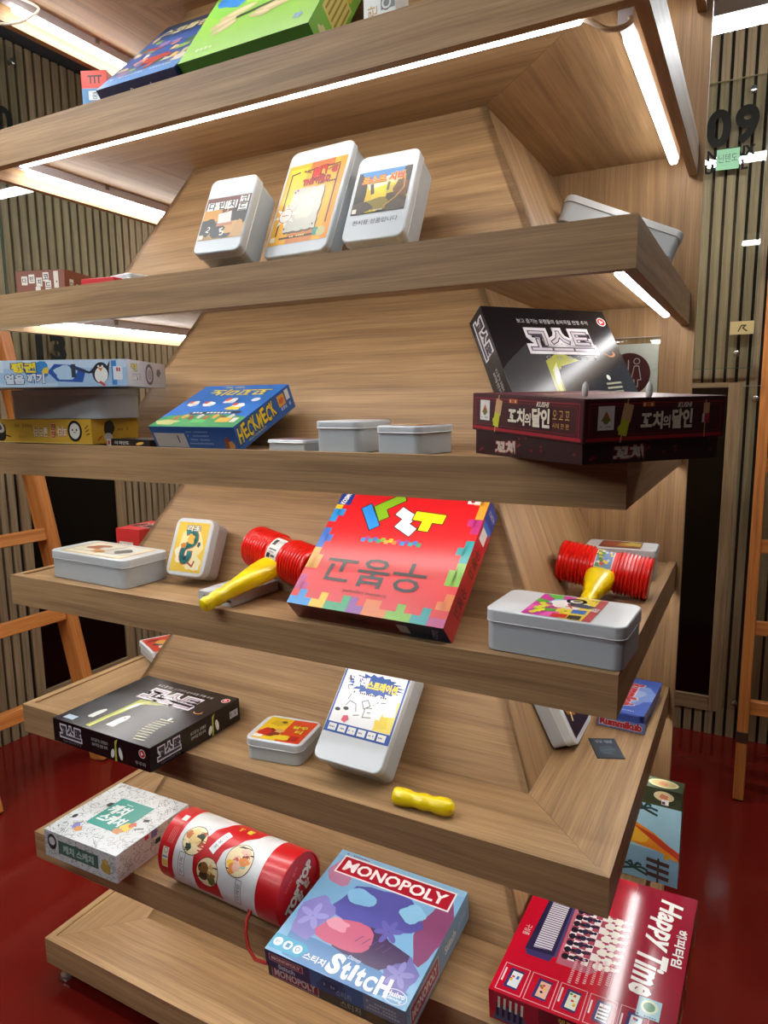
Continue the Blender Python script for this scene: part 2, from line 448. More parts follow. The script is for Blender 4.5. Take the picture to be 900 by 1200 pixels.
a.text('NETFLIX', 1.345-X0, 2.378-1.565, K, w=.168, h=.036, bold=.05).text('U', 1.270-X0, 2.328-1.565, K, h=.036, bold=.05).text('L', 1.394-X0, 2.328-1.565, K, h=.036, bold=.05)
a.build('lettering', gp, Matrix(((1, 0, 0, -.62), (0, 0, -1, 0), (0, 1, 0, 0), (0, 0, 0, 1))))
nt = box('sticky_note', 0, .080, -.001, 0, 0, .075, flat('#8fc79b', .7)); nt.matrix_world = place(1.294, 2.1745, 2.319, 0, 0, 1.5)
a = Art(.08, .075); a.text('닌텐도', .04, .042, '#1d2b2a', w=.066, h=.030)
a.build('handwriting', nt, face_matrix('front', .08, 0.075, .075)); nt.children[0].location = (0, -.001, 0)
tag(nt, 'pale green sticky note on the glass 09 panel', 'sticky note')
cn = box('painted_reflection', 0, .084, -.001, 0, 0, .05, flat('#d9c183', .7)); cn.matrix_world = place(1.380, 2.1745, 1.695)  # reflection in the glass, painted as a cream sheet with a dark squiggle
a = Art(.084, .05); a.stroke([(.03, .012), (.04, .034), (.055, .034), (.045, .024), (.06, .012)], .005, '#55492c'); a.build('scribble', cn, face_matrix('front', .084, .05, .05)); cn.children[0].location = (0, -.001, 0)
tag(cn, 'cream painted reflection with a dark scribble low on the 09 glass', 'painted reflection')
g2 = thing('glass_panel', 'glass panel beside the black window, behind the tall ladder at right', 'glass panel', Matrix.Translation((1.440, 2.176, .14)))
box('pane', 0, .62, 0, .008, 0, 1.354, M_GLASS, g2); box('pane_edge', 0, .62, -.0002, .0082, 1.3535, 1.3555, flat('#a9aaa0', .3), g2)
for z in (.035, 1.303): standoff(g2, (.047, .02, z), 'y'); standoff(g2, (.57, .02, z), 'y')
g3 = thing('glass_panel', 'glass panel with black 13 on the slats left of the shelf', 'glass panel', Matrix.Translation((XW+.034, .915, 1.56)))
box('pane', -.008, 0, 0, .62, 0, .88, M_GLASS, g3); box('pane_edge', -.0082, .0002, -.0012, .0006, 0, .88, M_GLASS_EDGE, g3); box('pane_edge', -.0082, .0002, 0, .62, .8795, .8815, M_GLASS_EDGE, g3)
for yy in (.05, .57):
    for z in (.05, .83): standoff(g3, (-.028, yy, z), 'x')
a = Art(.62, .88, .95); a.text('13', 1.100-.915, 1.695-1.56, K, w=.150, h=.125, bold=.045)
a.build('lettering', g3, Matrix(((0, 0, 1, 0), (1, 0, 0, 0), (0, 1, 0, 0), (0, 0, 0, 1))))
g4 = thing('glass_panel', 'glass panel high on the slats at the top left, edge of a black numeral', 'glass panel', Matrix.Translation((XW+.034, .52, 2.47)))
box('pane', -.008, 0, 0, .56, 0, .4, M_GLASS, g4)
for yy in (.05, .51): standoff(g4, (-.028, yy, .05), 'x'); standoff(g4, (-.028, yy, .35), 'x')
a = Art(.56, .4, .95); a.text('0', .45, .105, K, w=.075, h=.115, bold=.04); a.build('lettering', g4, Matrix(((0, 0, 1, 0), (1, 0, 0, 0), (0, 1, 0, 0), (0, 0, 0, 1))))

# linear ceiling lamps
def lamp(x0, x1, y, z, label):
    t = thing('linear_lamp', label, 'ceiling lamp', Matrix.Translation(((x0+x1)/2, y, z)), 'linear lamps under the dark ceiling'); h = (x1-x0)/2
    box('housing', -h-.01, h+.01, -.034, .034, .004, .05, flat('#d8d8d8', .5), t, .002); box('diffuser', -h, h, -.03, .03, -.018, .006, M_LAMP, t, .004)
    for sx in (-.7*h, .7*h): box('hanger', sx-.002, sx+.002, -.002, .002, .05, ZC-z, flat('#888888', .4, .8), t)
lamp(-.9, .75, 1.507, 2.55, 'white linear lamp hung behind the top shelf, left of the unit')
lamp(1.0, 2.65, 1.507, 2.55, 'bright white linear lamp at the top right corner above the slats')
lamp(-1.15, .45, -.50, 2.56, 'linear lamp over the front left of the shelf')
lamp(-1.15, .45, -1.55, 2.56, 'linear lamp one row further out from the shelf at left')
lamp(-1.15, .45, -2.70, 2.50, 'unseen linear lamp added far out at left to light the left stack')  # added out of view, sends low light in under the left shelves
lamp(1.30, 1.58, -.55, 2.56, 'short linear lamp over the front right of the shelf')

# ------------------------------------------------------------------ the display shelf
W, D = 1.35, 0.7875
ZT = [2.327, 1.9985, 1.6785, 1.3630, 1.0605, 0.7455, 0.4161, 0.1241]   # tops of the fascias, top to bottom
FH, FT, LIP, DT = 0.0677, 0.018, 0.004, 0.0185
B0, B1 = 0.1725, 0.3225
rack = thing('display_shelf', 'stepped oak display shelf unit with lit overhanging shelves', 'display shelf', Matrix())
slab('back_panel', [(-.012, D, .03), (W+.012, D, .03), (W+.012, D, 2.66), (-.012, D, 2.66)], (0, .018, 0), (0, 0, 1), M_OAK, rack)
def led(kind, z):
    zs = z-.0225
    hz = zs-.019
    if kind == 'front': f = box('led_fixture', .075, 1.262, .047, .068, hz, zs, M_ALU, rack, .001); tb = (.083, 1.258, .050, .064, hz-.0125, hz+.004)
    elif kind == 'right': f = box('led_fixture', W-.056, W-.034, .112, .745, hz, zs, M_ALU, rack, .001); tb = (W-.053, W-.037, .140, .738, hz-.012, hz+.004)
    else: f = box('led_fixture', .034, .056, .075, .745, hz, zs, M_ALU, rack, .001); tb = (.036, .052, .098, .738, hz-.012, hz+.004)
    box('tube', *tb, M_LED, f, .005, None, 3)
    for q in (.3, .62):
        if kind != 'front':
            x = .060 if kind == 'left' else W-.060; box('clip', x-.002, x+.002, q, q+.008, zs-.012, zs, flat('#8a7f72', .4, .5), f)
for i, z in enumerate(ZT):
    # fascia boards, mitred at the front corners
    zb = z-FH
    slab('fascia', [(0, 0, zb), (W, 0, zb), (W-FT, FT, zb), (FT, FT, zb)], (0, 0, FH), (1, 0, 0), M_OAK, rack)
    slab('fascia', [(W, 0, zb), (W, D, zb), (W-FT, D, zb), (W-FT, FT, zb)], (0, 0, FH), (0, 1, 0), M_OAK, rack)
    slab('fascia', [(0, 0, zb), (FT, FT, zb), (FT, D, zb), (0, D, zb)], (0, 0, FH), (0, 1, 0), M_OAK, rack)
    # deck boards with the mitre running to the pyramid's hip
    b = .345; zd = z-LIP-DT; g = .0004
    slab('deck_board', [(FT+g, FT, zd), (W-FT-g, FT, zd), (W-b-g, b, zd), (b+g, b, zd)], (0, 0, DT), (1, 0, 0), M_OAK, rack)
    slab('deck_board', [(W-FT, FT+g, zd), (W-FT, D, zd), (W-b, D, zd), (W-b, b+g, zd)], (0, 0, DT), (0, 1, 0), M_OAK, rack)
    slab('deck_board', [(FT, FT+g, zd), (b, b+g, zd), (b, D, zd), (FT, D, zd)], (0, 0, DT), (0, 1, 0), M_OAK, rack)
    if i < len(ZT)-1:
        # sloping panels between this deck's underside and the deck below
        zt, zl = z-.0225, ZT[i+1]-LIP; t = .014
        slab('slope_panel', [(B0, B0, zl), (W-B0, B0, zl), (W-B1, B1, zt), (B1, B1, zt)], (0, t, 0), (1, 0, 0), M_OAK, rack)
        slab('slope_panel', [(W-B0, B0, zl), (W-B0, D, zl), (W-B1, D, zt), (W-B1, B1, zt)], (-t, 0, 0), (0, .35, 1), M_OAK, rack)
        slab('slope_panel', [(B0, B0, zl), (B1, B1, zt), (B1, D, zt), (B0, D, zl)], (t, 0, 0), (0, .35, 1), M_OAK, rack)
        led('front', z); led('right', z); led('left', z)
for x, y in ((.03, .035), (W-.03, .035), (.03, D-.06), (W-.03, D-.06), (W/2, .035)):
    me = rings_mesh([[(x+r*math.cos(2*math.pi*q/20), y+r*math.sin(2*math.pi*q/20), zz) for q in range(20)] for zz, r in ((0, .018), (.006, .02), (.012, .018), (.014, .007), (ZT[-1]-LIP-DT, .007))])
    link('levelling_foot', me, rack, [flat('#c9c9c4', .25, .8)])
slab('plinth', [(.10, .09, .004), (W-.10, .09, .004), (W-.10, D, .004), (.10, D, .004)], (0, 0, ZT[-1]-LIP-DT-.004), (1, 0, 0), M_OAK, rack)
M_CABLE = flat('#f2efe6', .45)
def cable(pts, r=.0028):
    P = [Vector(p) for p in pts]; P = [P[0]]+P+[P[-1]]; out = []
    for i in range(1, len(P)-2):        # Catmull-Rom
        for k in range(6):
            t = k/6; a, b, c, d = P[i-1:i+3]; out.append(.5*((2*b)+(c-a)*t+(2*a-5*b+4*c-d)*t*t+(3*b-a-3*c+d)*t**3))
    return link('cable', tube_along(out+[P[-1]], r, 8), rack, [M_CABLE])
z = ZT[1]-.0225
cable([(1.256, .057, z-.024), (1.272, .056, z-.034), (1.290, .057, z-.046), (1.308, .064, z-.046), (1.316, .085, z-.032), (1.310, .112, z-.014), (1.306, .130, z-.012)], .0036)
z = ZT[0]-.0225
cable([(.08, .048, z-.02), (.06, .03, z-.05), (.03, .03, z-.06), (.028, .07, z-.06), (.05, .11, z-.045), (.085, .13, z-.02), (.06, .10, z-.005)])

# ------------------------------------------------------------------ ladders
def ladder(name, label, x_or_y, foot, top, along, gap, rungs, sw, sd, sleeve=False, parent_dir=1):
    """two stiles leaning from foot to top, rungs along `along`"""
    al = Vector(along).normalized(); f, t = Vector(foot), Vector(top); d = (t-f).normalized(); n = al.cross(d).normalized()
    root = thing(name, label, 'ladder', Matrix.Translation(f), 'pine ladders against the walls'); L = (t-f).length
    for s in (0, 1):
        o = al*gap*s
        loop = [o+al*(-sw/2)+n*(-sd/2), o+al*(sw/2)+n*(-sd/2), o+al*(sw/2)+n*(sd/2), o+al*(-sw/2)+n*(sd/2)]
        slab('stile', loop, d*L, d, M_PINE, root, .003)
        if sleeve:
            e = .0015; lp = [o+al*(-sw/2-e)+n*(-sd/2-e), o+al*(sw/2+e)+n*(-sd/2-e), o+al*(sw/2+e)+n*(sd/2+e), o+al*(-sw/2-e)+n*(sd/2+e)]
            slab('sleeve', [p+d*.207 for p in lp], d*.04, d, flat('#4a2a18', .5), root, .001)
    for q, rh in rungs:
        c = d*q; a0, a1 = al*(sw/2), al*(gap-sw/2); r1, r2 = d*(rh/2), n*(sd*.36)
        slab('rung', [c+a0-r1-r2, c+a0+r1-r2, c+a0+r1+r2, c+a0-r1+r2], a1-a0, al, M_PINE, root, .002)
    return root
ladder('ladder', 'orange pine ladder leaning on the back wall at the right edge', 0, (1.5235, 1.715, 0), (1.5165, 2.165, 2.62), (1, 0, 0), .42, [(.337, .05), (.627, .05), (.924, .05), (1.22, .05), (1.515, .05), (1.81, .05), (2.10, .05), (2.4, .05)], .036, .06, True)
ladder('ladder', 'orange pine ladder leaning on the left wall behind the shelf', 0, (-.82, .855, 0), (-1.190, .825, 1.735), (-.05, -1, 0), .46, [(.30, .05), (.625, .05), (.955, .05), (1.28, .05), (1.60, .05)], .045, .085)

# ------------------------------------------------------------------ games on the shelves
DK = [z-LIP+.0004 for z in ZT]            # deck heights
Z1, Z2, Z3, Z4, Z5, Z6 = DK[1], DK[2], DK[3], DK[4], DK[5], DK[6]
def tiny(a, x, y, w, h, col, n=14, seed=0):
    """a run of small unreadable print: short dashes"""
    g = random.Random(seed); u = x; st = w/n
    a.lay += 1
    for _ in range(n):
        if g.random() > .14: a.rect(u, y, st*.72, h*g.uniform(.75, 1), col, same=True)
        u += st
def badge(a, cx, cy, r, col='#c8232c', ink='#f4f4f4'):
    a.oval(cx, cy, r, r, '#f2f2f0'); a.oval(cx, cy, r*.86, r*.86, col); a.rect(cx-r*.35, cy-r*.4, r*.28, r*.8, ink); a.rect(cx-r*.1, cy-r*.15, r*.45, r*.28, ink)

# ---- top shelf
def art_blue(a):
    a.rect(0, 0, a.w, a.h*.93, '#33538f'); a.rect(0, 0, a.w, a.h*.16, '#4f8cc9'); a.rect(0, a.h*.9, a.w, a.h*.1, '#1d3b57')
    g = random.Random(4)
    for i in range(40):
        a.blob(g.uniform(.06, .94)*a.w, g.uniform(.14, .8)*a.h, g.uniform(.006, .018), g.uniform(.006, .016), g.choice(['#c9b98c', '#7f9e55', '#b0463c', '#d8cfc0', '#5c7d9a', '#e0b45a', '#8a6f9e', '#3f6a52', '#d98a78']), i)
    a.text('스코틀랜드', a.w*.5, a.h*.83, '#d9cfa6', w=a.w*.82, bold=.03, out='#26384f'); a.blob(a.w*.5, a.h*.3, .035, .018, '#b23a34', 3)
    tiny(a, a.w*.08, a.h*.10, a.w*.8, .006, '#cfe0f2', 20, 2)
def art_blue_front(a):
    a.text('Ravensburger', a.w*.66, a.h*.6, '#cfd9ea', w=a.w*.50, bold=.01); a.oval(a.w*.44, a.h*.36, .022, .006, '#c58d3a')
carton('navy puzzle game box with crowded picture cover leaning on the top shelf', place(.357, .062, Z1, .4, 44), .196, .280, .05, '#1e3163', arts={'top': art_blue, 'front': art_blue_front})
def art_green(a):
    a.rect(0, 0, a.w, a.h, '#8cc63f'); a.rect(0, a.h*.62, a.w, a.h*.38, '#3f8fd0'); a.blob(a.w*.3, a.h*.62, .10, .05, '#7fbf4a', 5); a.blob(a.w*.75, a.h*.60, .12, .045, '#a6d24c', 6)
    a.blob(a.w*.22, a.h*.72, .05, .05, '#2f80c8', 3)
    a.text('그린존', a.w*.56, a.h*.80, '#f4c72d', w=a.w*.6, bold=.04, out='#3b3a16')
    a.blob(a.w*.56, a.h*.60, .022, .018, '#b5322a', 2)
    for cx, cy, rx, ry, rot in ((.22, .36, .032, .012, 25), (.30, .44, .040, .012, 15), (.25, .29, .028, .009, 30), (.62, .38, .046, .016, 12), (.72, .45, .030, .012, 25), (.52, .32, .024, .009, -10)):
        a.oval(cx*a.w, cy*a.h, rx, ry, '#c2b182', rot); a.oval(cx*a.w+.004, cy*a.h+.003, rx*.7, ry*.5, '#d6c99c', rot)
    a.stroke([(a.w*.32, a.h*.37), (a.w*.72, a.h*.455)], .008, '#2e4a2a'); a.star(a.w*.88, a.h*.13, .012, .006, 5, '#7aa2c7'); tiny(a, a.w*.07, a.h*.08, .05, .008, '#cfe7a8', 5, 1)
def art_green_front(a): a.blob(a.w*.42, a.h*.42, .016, .022, '#2a1d16', 9); a.blob(a.w*.42, a.h*.5, .009, .012, '#a98c62', 8); a.blob(a.w*.09, a.h*.45, .012, .018, '#555f80', 3); a.rect(a.w*.83, a.h*.2, .022, .012, '#9db58a')
def art_green_side(a):
    a.rect(0, 0, a.w, a.h, '#79b93d'); a.rect(a.w*.22, a.h*.1, a.w*.3, a.h*.8, '#e3d27a'); a.blob(a.w*.1, a.h*.45, .012, .02, '#d8d79a', 4)
    for i in range(5): a.rect(a.w*.24, a.h*(.16+.15*i), a.w*.26, .004, '#9c8a3a')
    a.blob(a.w*.6, a.h*.5, .03, .02, '#d9b64a', 5)
carton('bright green game box with dachshund-like shapes leaning on the top shelf', place(.557, .092, Z1, -.5, 53), .278, .270, .07, '#3f8430', arts={'top': art_green, 'front': art_green_front, 'right': art_green_side})
def art_beige(a):
    a.text('노란', a.w*.28, a.h*.33, '#b58a4a', h=.018, rot=90, bold=.02); a.ring(a.w*.72, a.h*.40, .009, .003, '#2a2522'); a.rect(a.w*.55, a.h*.36, .026, .020, '#5d6a66'); a.ring(a.w*.72, a.h*.40, .007, .003, '#d9dcd6')
carton('slim grey white game box standing on end beside the green box', place(.884, .126, Z1, -2), .06, .045, .22, '#cdd2cf', arts={'front': art_beige})
def art_ttt(a):
    a.rect(0, 0, a.w, a.h*.83, '#5a95c8'); a.rect(0, a.h*.83, a.w, a.h*.17, '#e0483f')
    for i in range(3): a.text('T', a.w*(.36+.16*i), a.h*.915, '#3a1e20', h=.018, bold=.03)
    a.rect(a.w*.25, a.h*.715, .030, .020, '#d9e6ef'); a.text('흥', a.w*.5, a.h*.76, '#31506b', h=.016)
    for i in range(9): a.blob(a.w*(.1+.1*i), a.h*(.45+.09*(i % 3)), .006, .010, ['#a9cfe4', '#e6ecef', '#3a6fa4'][i % 3], i)
carton('small upright red and blue box marked TTT at the end of the top shelf', place(.045, .262, Z1, 24), .062, .055, .225, '#d8483f', arts={'front': art_ttt})

# ---- second shelf: tins against the slope
def strip_label(fn): return fn
def art_davinci(a):
    w, h = a.w, a.h
    a.rect(0, 0, w, h, '#6d3324'); a.rect(0, 0, w, h*.45, '#b4894f'); a.blob(w*.2, h*.62, .024, .018, '#d99a35', 2); a.blob(w*.14, h*.3, .02, .018, '#2c2723', 3)
    a.blob(w*.5, h*.22, .028, .018, '#33302c', 5); a.blob(w*.82, h*.5, .026, .02, '#3a3733', 6); a.blob(w*.75, h*.25, .022, .014, '#d7a766', 8); a.blob(w*.9, h*.15, .015, .02, '#cf9f63', 9)
    a.rect(w*.36, h*.36, w*.3, h*.26, '#e9e4da', rot=8); a.rect(w*.36, h*.3, w*.36, h*.07, '#c98257'); a.stroke([(w*.53, h*.62), (w*.56, h*.78)], .003, '#c7a24a')
    for i, (t, y) in enumerate((('다', .80), ('빈', .80), ('치', .80))):
        x = .04+.23*i; a.rect(w*x, h*(y-.1), w*.22, h*.19, '#f3f1ea'); a.text(t, w*(x+.11), h*y, '#2b2520', h=.017, bold=.03)
    for i, t in enumerate(('코', '드')): a.rect(w*.77, h*(.80-.19*i), w*.2, h*.17, '#f3f1ea'); a.text(t, w*.87, h*(.885-.19*i), '#2b2520', h=.014, bold=.02)
    a.text('5', w*.52, h*.16, '#e8e2d4', h=.016, bold=.03, rot=20); a.text('2', w*.2, h*.24, '#e8e2d4', h=.012, bold=.02, rot=-20); a.rect(w*.02, h*.02, w*.1, h*.1, '#e9e3cf')
tin('narrow white tin showing brown letter-tile label, leftmost of three leaning', place(.600, .052, Z2, 3.0, 64), .102, .158, .063, art_davinci, (.004, .028, .094, .088), .014)
def art_bang(a):
    w, h = a.w, a.h
    a.rect(0, 0, w, h, '#f2b134'); a.rect(w*.3, 0, w*.45, h*.22, '#d98a4a'); a.rect(w*.05, h*.5, w*.3, h*.45, '#f0cc35'); a.rect(w*.88, 0, w*.12, h, '#f29a2c'); a.rect(w*.4, h*.9, w*.4, h*.1, '#d9703a')
    K = '#3a2a16'
    a.stroke([(w*.1, h*.12), (w*.09, h*.88), (w*.22, h*.90)], .003, K); a.stroke([(w*.35, h*.90), (w*.9, h*.92)], .003, K); a.stroke([(w*.9, h*.9), (w*.91, h*.2)], .003, K); a.stroke([(w*.18, h*.075), (w*.75, h*.075)], .004, '#57452a')
    pts = []; g = random.Random(3)
    for i in range(12): pts.append((w*(.22+.5*i/11), h*(.15+g.uniform(-.008, .008))))
    for i in range(10): pts.append((w*(.74+g.uniform(-.015, .015)), h*(.15+.52*i/9)))
    for i in range(12): pts.append((w*(.72-.5*i/11), h*(.68+g.uniform(-.01, .01))))
    for i in range(10): pts.append((w*(.2+g.uniform(-.012, .012)), h*(.68-.52*i/9)))
    a.poly([(x+.003, y-.004) for x, y in pts], '#6a5a3c'); a.poly(pts, '#cfcdbf')
    a.blob(w*.5, h*.45, .02, .028, '#dedbc9', 2); a.stroke([(w*.45, h*.5), (w*.52, h*.55), (w*.6, h*.54)], .0015, '#b9b59c')
    a.star(w*.18, h*.36, .026, .012, 8, '#f3f0e4', 10); a.ring(w*.18, h*.36, .014, .0012, '#c2584a'); tiny(a, w*.09, h*.355, w*.18, .003, '#c2584a', 6, 1)
    a.text('뱅', w*.58, h*.82, '#d3261f', h=.034, bold=.07, out='#5a120c'); a.text('THE WILD', w*.56, h*.75, '#c5281f', w=.06, h=.012, bold=.05, out='#4a1510'); a.blob(w*.83, h*.86, .007, .009, '#a8241a', 4)
    a.stroke([(w*.3, h*.9), (w*.42, h*.87)], .004, '#8a6a3a'); a.stroke([(w*.72, h*.86), (w*.86, h*.91)], .004, '#8a6a3a'); tiny(a, w*.6, h*.695, w*.3, .004, K, 8, 3)
    for x, y in ((.24, .64), (.28, .66), (.7, .2), (.22, .19)): a.oval(w*x, h*y, .0018, .0018, K)
    a.oval(w*.79, h*.1, .007, .008, '#4a9a8a'); a.oval(w*.88, h*.09, .009, .010, '#cfc98a'); a.rect(w*.03, h*.04, w*.08, h*.06, '#efe6c8'); tiny(a, w*.36, h*.073, w*.3, .003, '#f0dca0', 8, 4)
tin('tallest white tin with yellow wanted-poster label, middle of three leaning', place(.714, .093, Z2, -4.4, 64.4), .141, .223, .045, art_bang, (.006, .024, .129, .166), .016)
def art_lost(a):
    w, h = a.w, a.h
    a.rect(0, 0, w, h, '#3d3530'); a.rect(w*.02, h*.45, w*.92, h*.55, '#3d8fd6'); a.blob(w*.5, h*.58, .05, .022, '#dfe6dc', 3); a.blob(w*.5, h*.5, .052, .02, '#e7e3b8', 6); a.blob(w*.55, h*.36, .05, .022, '#ead32a', 2)
    a.blob(w*.3, h*.28, .03, .022, '#e8c93a', 7); a.blob(w*.2, h*.36, .012, .024, '#d9b82c', 9); a.blob(w*.75, h*.45, .016, .012, '#cfb63c', 4)
    a.blob(w*.55, h*.2, .036, .012, '#8a7a3a', 5); a.blob(w*.8, h*.24, .018, .016, '#4f4533', 8); a.blob(w*.08, h*.5, .012, .04, '#352e28', 1); a.blob(w*.95, h*.75, .012, .03, '#332a28', 2); a.blob(w*.88, h*.5, .016, .016, '#6e4a32', 4)
    a.stroke([(w*.6, h*.12), (w*.8, h*.3), (w*.92, h*.5), (w*.9, h*.8)], .003, '#b28a4c'); a.stroke([(w*.3, h*.66), (w*.34, h*.46)], .006, '#4c4630'); a.stroke([(w*.62, h*.66), (w*.62, h*.5)], .005, '#6b6a3c'); a.blob(w*.12, h*.12, .025, .014, '#514841', 3); a.blob(w*.85, h*.08, .02, .012, '#5b5148', 6)
    a.text('로스트', w*.32, h*.79, '#f2a531', w=.044, bold=.04, out='#b23a1e'); a.text('시티', w*.74, h*.79, '#e2572a', w=.028, bold=.05, out='#f4c65a'); a.rect(w*.02, h*.03, w*.08, h*.1, '#e6ded0'); tiny(a, w*.35, h*.04, w*.25, .003, '#d9cfae', 9, 2)
t3 = tin('white tin with desert-canyon label and handwriting, rightmost of three leaning', place(.877, .099, Z2, .6, 64), .115, .170, .060, art_lost, (.008, .052, .098, .084), .015)
a = Art(.1, .03); a.text('전시용 상품입니다', .05, .014, '#4d5960', w=.082); a.build('handwriting', t3, Matrix.Translation((.007, .022, .0597)))
t = tin('tilted grey tin propped on the right wing of the second shelf', Matrix.Translation((.018, .0, .0)) @ place(1.097, .502, 1.811, 23.4, -16.7, 22.4), .25, .11, .06, None, None, .02, lid_h=.016)
tin('small flat grey tin under the raised end of the propped tin', place(1.218, .545, Z2, 3), .105, .15, .025, None, None, .014)
def dv_front(a):
    for i, (t, x, y) in enumerate((('다', .18, .62), ('빈', .33, .68), ('치', .48, .55), ('코', .62, .74), ('드', .66, .42))): a.rect(a.w*x-.007, a.h*y-.009, .014, .018, '#efe9de'); a.text(t, a.w*x, a.h*y, '#3c2b22', h=.011, bold=.02)
    a.rect(a.w*.78, a.h*.30, .011, .034, '#e9e0d2'); tiny(a, a.w*.79, a.h*.5, .008, .004, '#7a5a48', 2, 1); tiny(a, a.w*.7, a.h*.2, .03, .004, '#cdb9a4', 5, 2); a.rect(a.w*.4, a.h*.18, .012, .01, '#efe9de')
def dv_side(a): a.rect(a.w*.12, a.h*.25, .014, .022, '#efe9de'); a.text('다', a.w*.18, a.h*.45, '#3c2b22', h=.012, bold=.02); tiny(a, a.w*.3, a.h*.35, .04, .010, '#d9c9b8', 4, 2)
carton('brown letter-tile game box at the left end of the second shelf', place(.082, .022, Z2, 17), .117, .12, .053, '#8a4f3c', arts={'front': dv_front, 'right': dv_side})
carton('thin bright red box lying beside the brown letter-tile box', place(.228, .068, Z2, 8), .085, .028, .031, '#c8242b')
tin('small white tin peeking out behind the thin red box', place(.256, .113, Z2, -8), .075, .055, .041, None, None, .01)

# ---- third shelf
def yl_front(a):
    w, h = a.w, a.h; K = '#1f1b18'
    a.rect(0, 0, w, .002, '#f4d873')
    def tyre(cx, cy, r):
        a.oval(cx, cy, r, r, K); a.oval(cx, cy, r*.72, r*.74, '#efece2'); a.oval(cx-.3*r, cy+.1*r, r*.09, r*.12, K); a.oval(cx+.25*r, cy+.1*r, r*.09, r*.12, K); a.stroke([(cx-.1*r, cy-.12*r), (cx+.1*r, cy-.12*r)], r*.08, K)
    a.blob(.023, h*.46, .023, .022, K, 4, rough=.1); a.oval(.021, h*.66, .019, .012, '#dcd9d0', -25); a.oval(.021, h*.66, .010, .006, '#3a3632', -25); a.stroke([(.044, h*.3), (.060, h*.24)], .003, K)
    a.text('굴러라', .165, h*.46, '#f3e7c4', w=.050, h=.022, rot=180, bold=.03, out='#cf8a3a'); a.text('피타', .236, h*.5, '#f4ead0', w=.030, h=.022, rot=180, bold=.03, out='#d8683a'); a.text('미미', .208, h*.52, '#d8452f', h=.016, w=.030, rot=90, bold=.05, out='#f3e7c4')
    tyre(.277, h*.52, .0225)
    for q in (0, 1, 2): a.stroke([(.310+.002*q, h*(.62-.12*q)), (.319+.002*q, h*(.75-.17*q))], .002, K)
    tiny(a, .078, h*.66, .072, .008, '#b3862c', 8, 4); tiny(a, .090, h*.2, .03, .004, '#c99a3a', 5, 5)
def yl_side(a): a.blob(a.w*.36, a.h*.62, .014, .017, '#221c18', 3, rough=.1); a.oval(a.w*.33, a.h*.25, .011, .009, '#d9d6cc'); a.stroke([(a.w*.2, a.h*.3), (a.w*.12, a.h*.16)], .004, '#cf6a2c'); tiny(a, a.w*.55, a.h*.5, .03, .006, '#b3862c', 4, 4)
carton('yellow game box printed with black tyres, bottom of the left stack', place(-.062, .035, ZT[3]+.0004, 0), .329, .125, .052, '#e0b33a', arts={'front': yl_front, 'right': yl_side})
tin('wide pale grey tin in the left stack between two boxes', place(-.012, .036, ZT[3]+.0528, 0), .306, .125, .0640, None, None, .03, lid_h=.014)
def pg_front(a):
    w, h = a.w, a.h
    a.rect(0, 0, w, h, '#a9cbea'); a.rect(0, h*.7, w, h*.3, '#c9dff2'); a.rect(0, 0, .30, h*.14, '#c0daf0'); a.rect(.12, h*.55, .07, h*.45, '#d6e8f6')
    a.poly([(.281, h*.55), (.296, h*.85), (.335, h*.80), (.360, h*.62), (.352, h*.16), (.300, h*.20)], '#1f56b0'); a.blob(.318, h*.52, .024, .014, '#b7d6ee', 7); a.blob(.262, h*.62, .024, .016, '#2f86cc', 2)
    a.stroke([(.330, h*.72), (.366, h*.52)], .005, '#2b3550'); a.rect(.330, h*.34, .009, .026, '#26324a')
    bx, by = .390, h*.5            # a plain penguin
    a.poly([(bx-.010, by), (bx-.027, by-.001), (bx-.010, by+.014)], '#1b1f2e'); a.poly([(bx+.008, by+.004), (bx+.020, by+.024), (bx+.016, by)], '#1b1f2e')
    a.oval(bx, by, .017, .021, '#1b1f2e', -10); a.oval(bx+.001, by-.004, .0135, .016, '#f1f1ec', -10); a.poly([(bx-.005, by+.010), (bx+.005, by+.010), (bx, by+.003)], '#e4852a'); a.oval(bx-.004, by+.013, .002, .002, '#f1f1ec'); a.oval(bx+.004, by+.013, .002, .002, '#f1f1ec'); a.stroke([(bx-.002, by-.018), (bx+.006, by-.024)], .005, '#d8452f')
    a.rect(.4125, h*.05, .010, h*.9, '#3a8ad6'); a.rect(.4155, h*.24, .019, h*.5, '#e9eef2'); tiny(a, .4175, h*.55, .014, .008, '#c04a5a', 3, 1)
    a.text('펭귄', .232, h*.72, '#f5e02c', w=.052, h=.020, bold=.06, out='#1e3d70'); a.text('얼음', .212, h*.30, '#dfeaf5', w=.040, h=.019, bold=.05, out='#1b3a6c'); a.text('깨기', .256, h*.32, '#e6eef6', w=.036, h=.019, bold=.05, out='#1c4f94'); a.blob(.277, h*.60, .007, .006, '#e8c93a', 2)
def pg_side(a): a.rect(0, 0, a.w, a.h, '#c9cfdc'); a.text('펭귄', a.w*.17, a.h*.72, '#d8cf62', w=.03, h=.014, bold=.05, out='#555a72'); a.text('얼음깨기', a.w*.22, a.h*.36, '#e3e5ec', w=.045, h=.012, bold=.05, out='#4a4f66'); a.ring(a.w*.55, a.h*.5, .019, .006, '#5a6078'); a.oval(a.w*.55, a.h*.5, .012, .012, '#aab0c0'); a.blob(a.w*.8, a.h*.6, .012, .009, '#6a7088', 3)
carton('pale blue penguin game box on top of the left stack', place(-.018, -.154, ZT[3]+.1188, 25), .443, .21, .053, '#c2dcef', arts={'front': pg_front, 'right': pg_side})
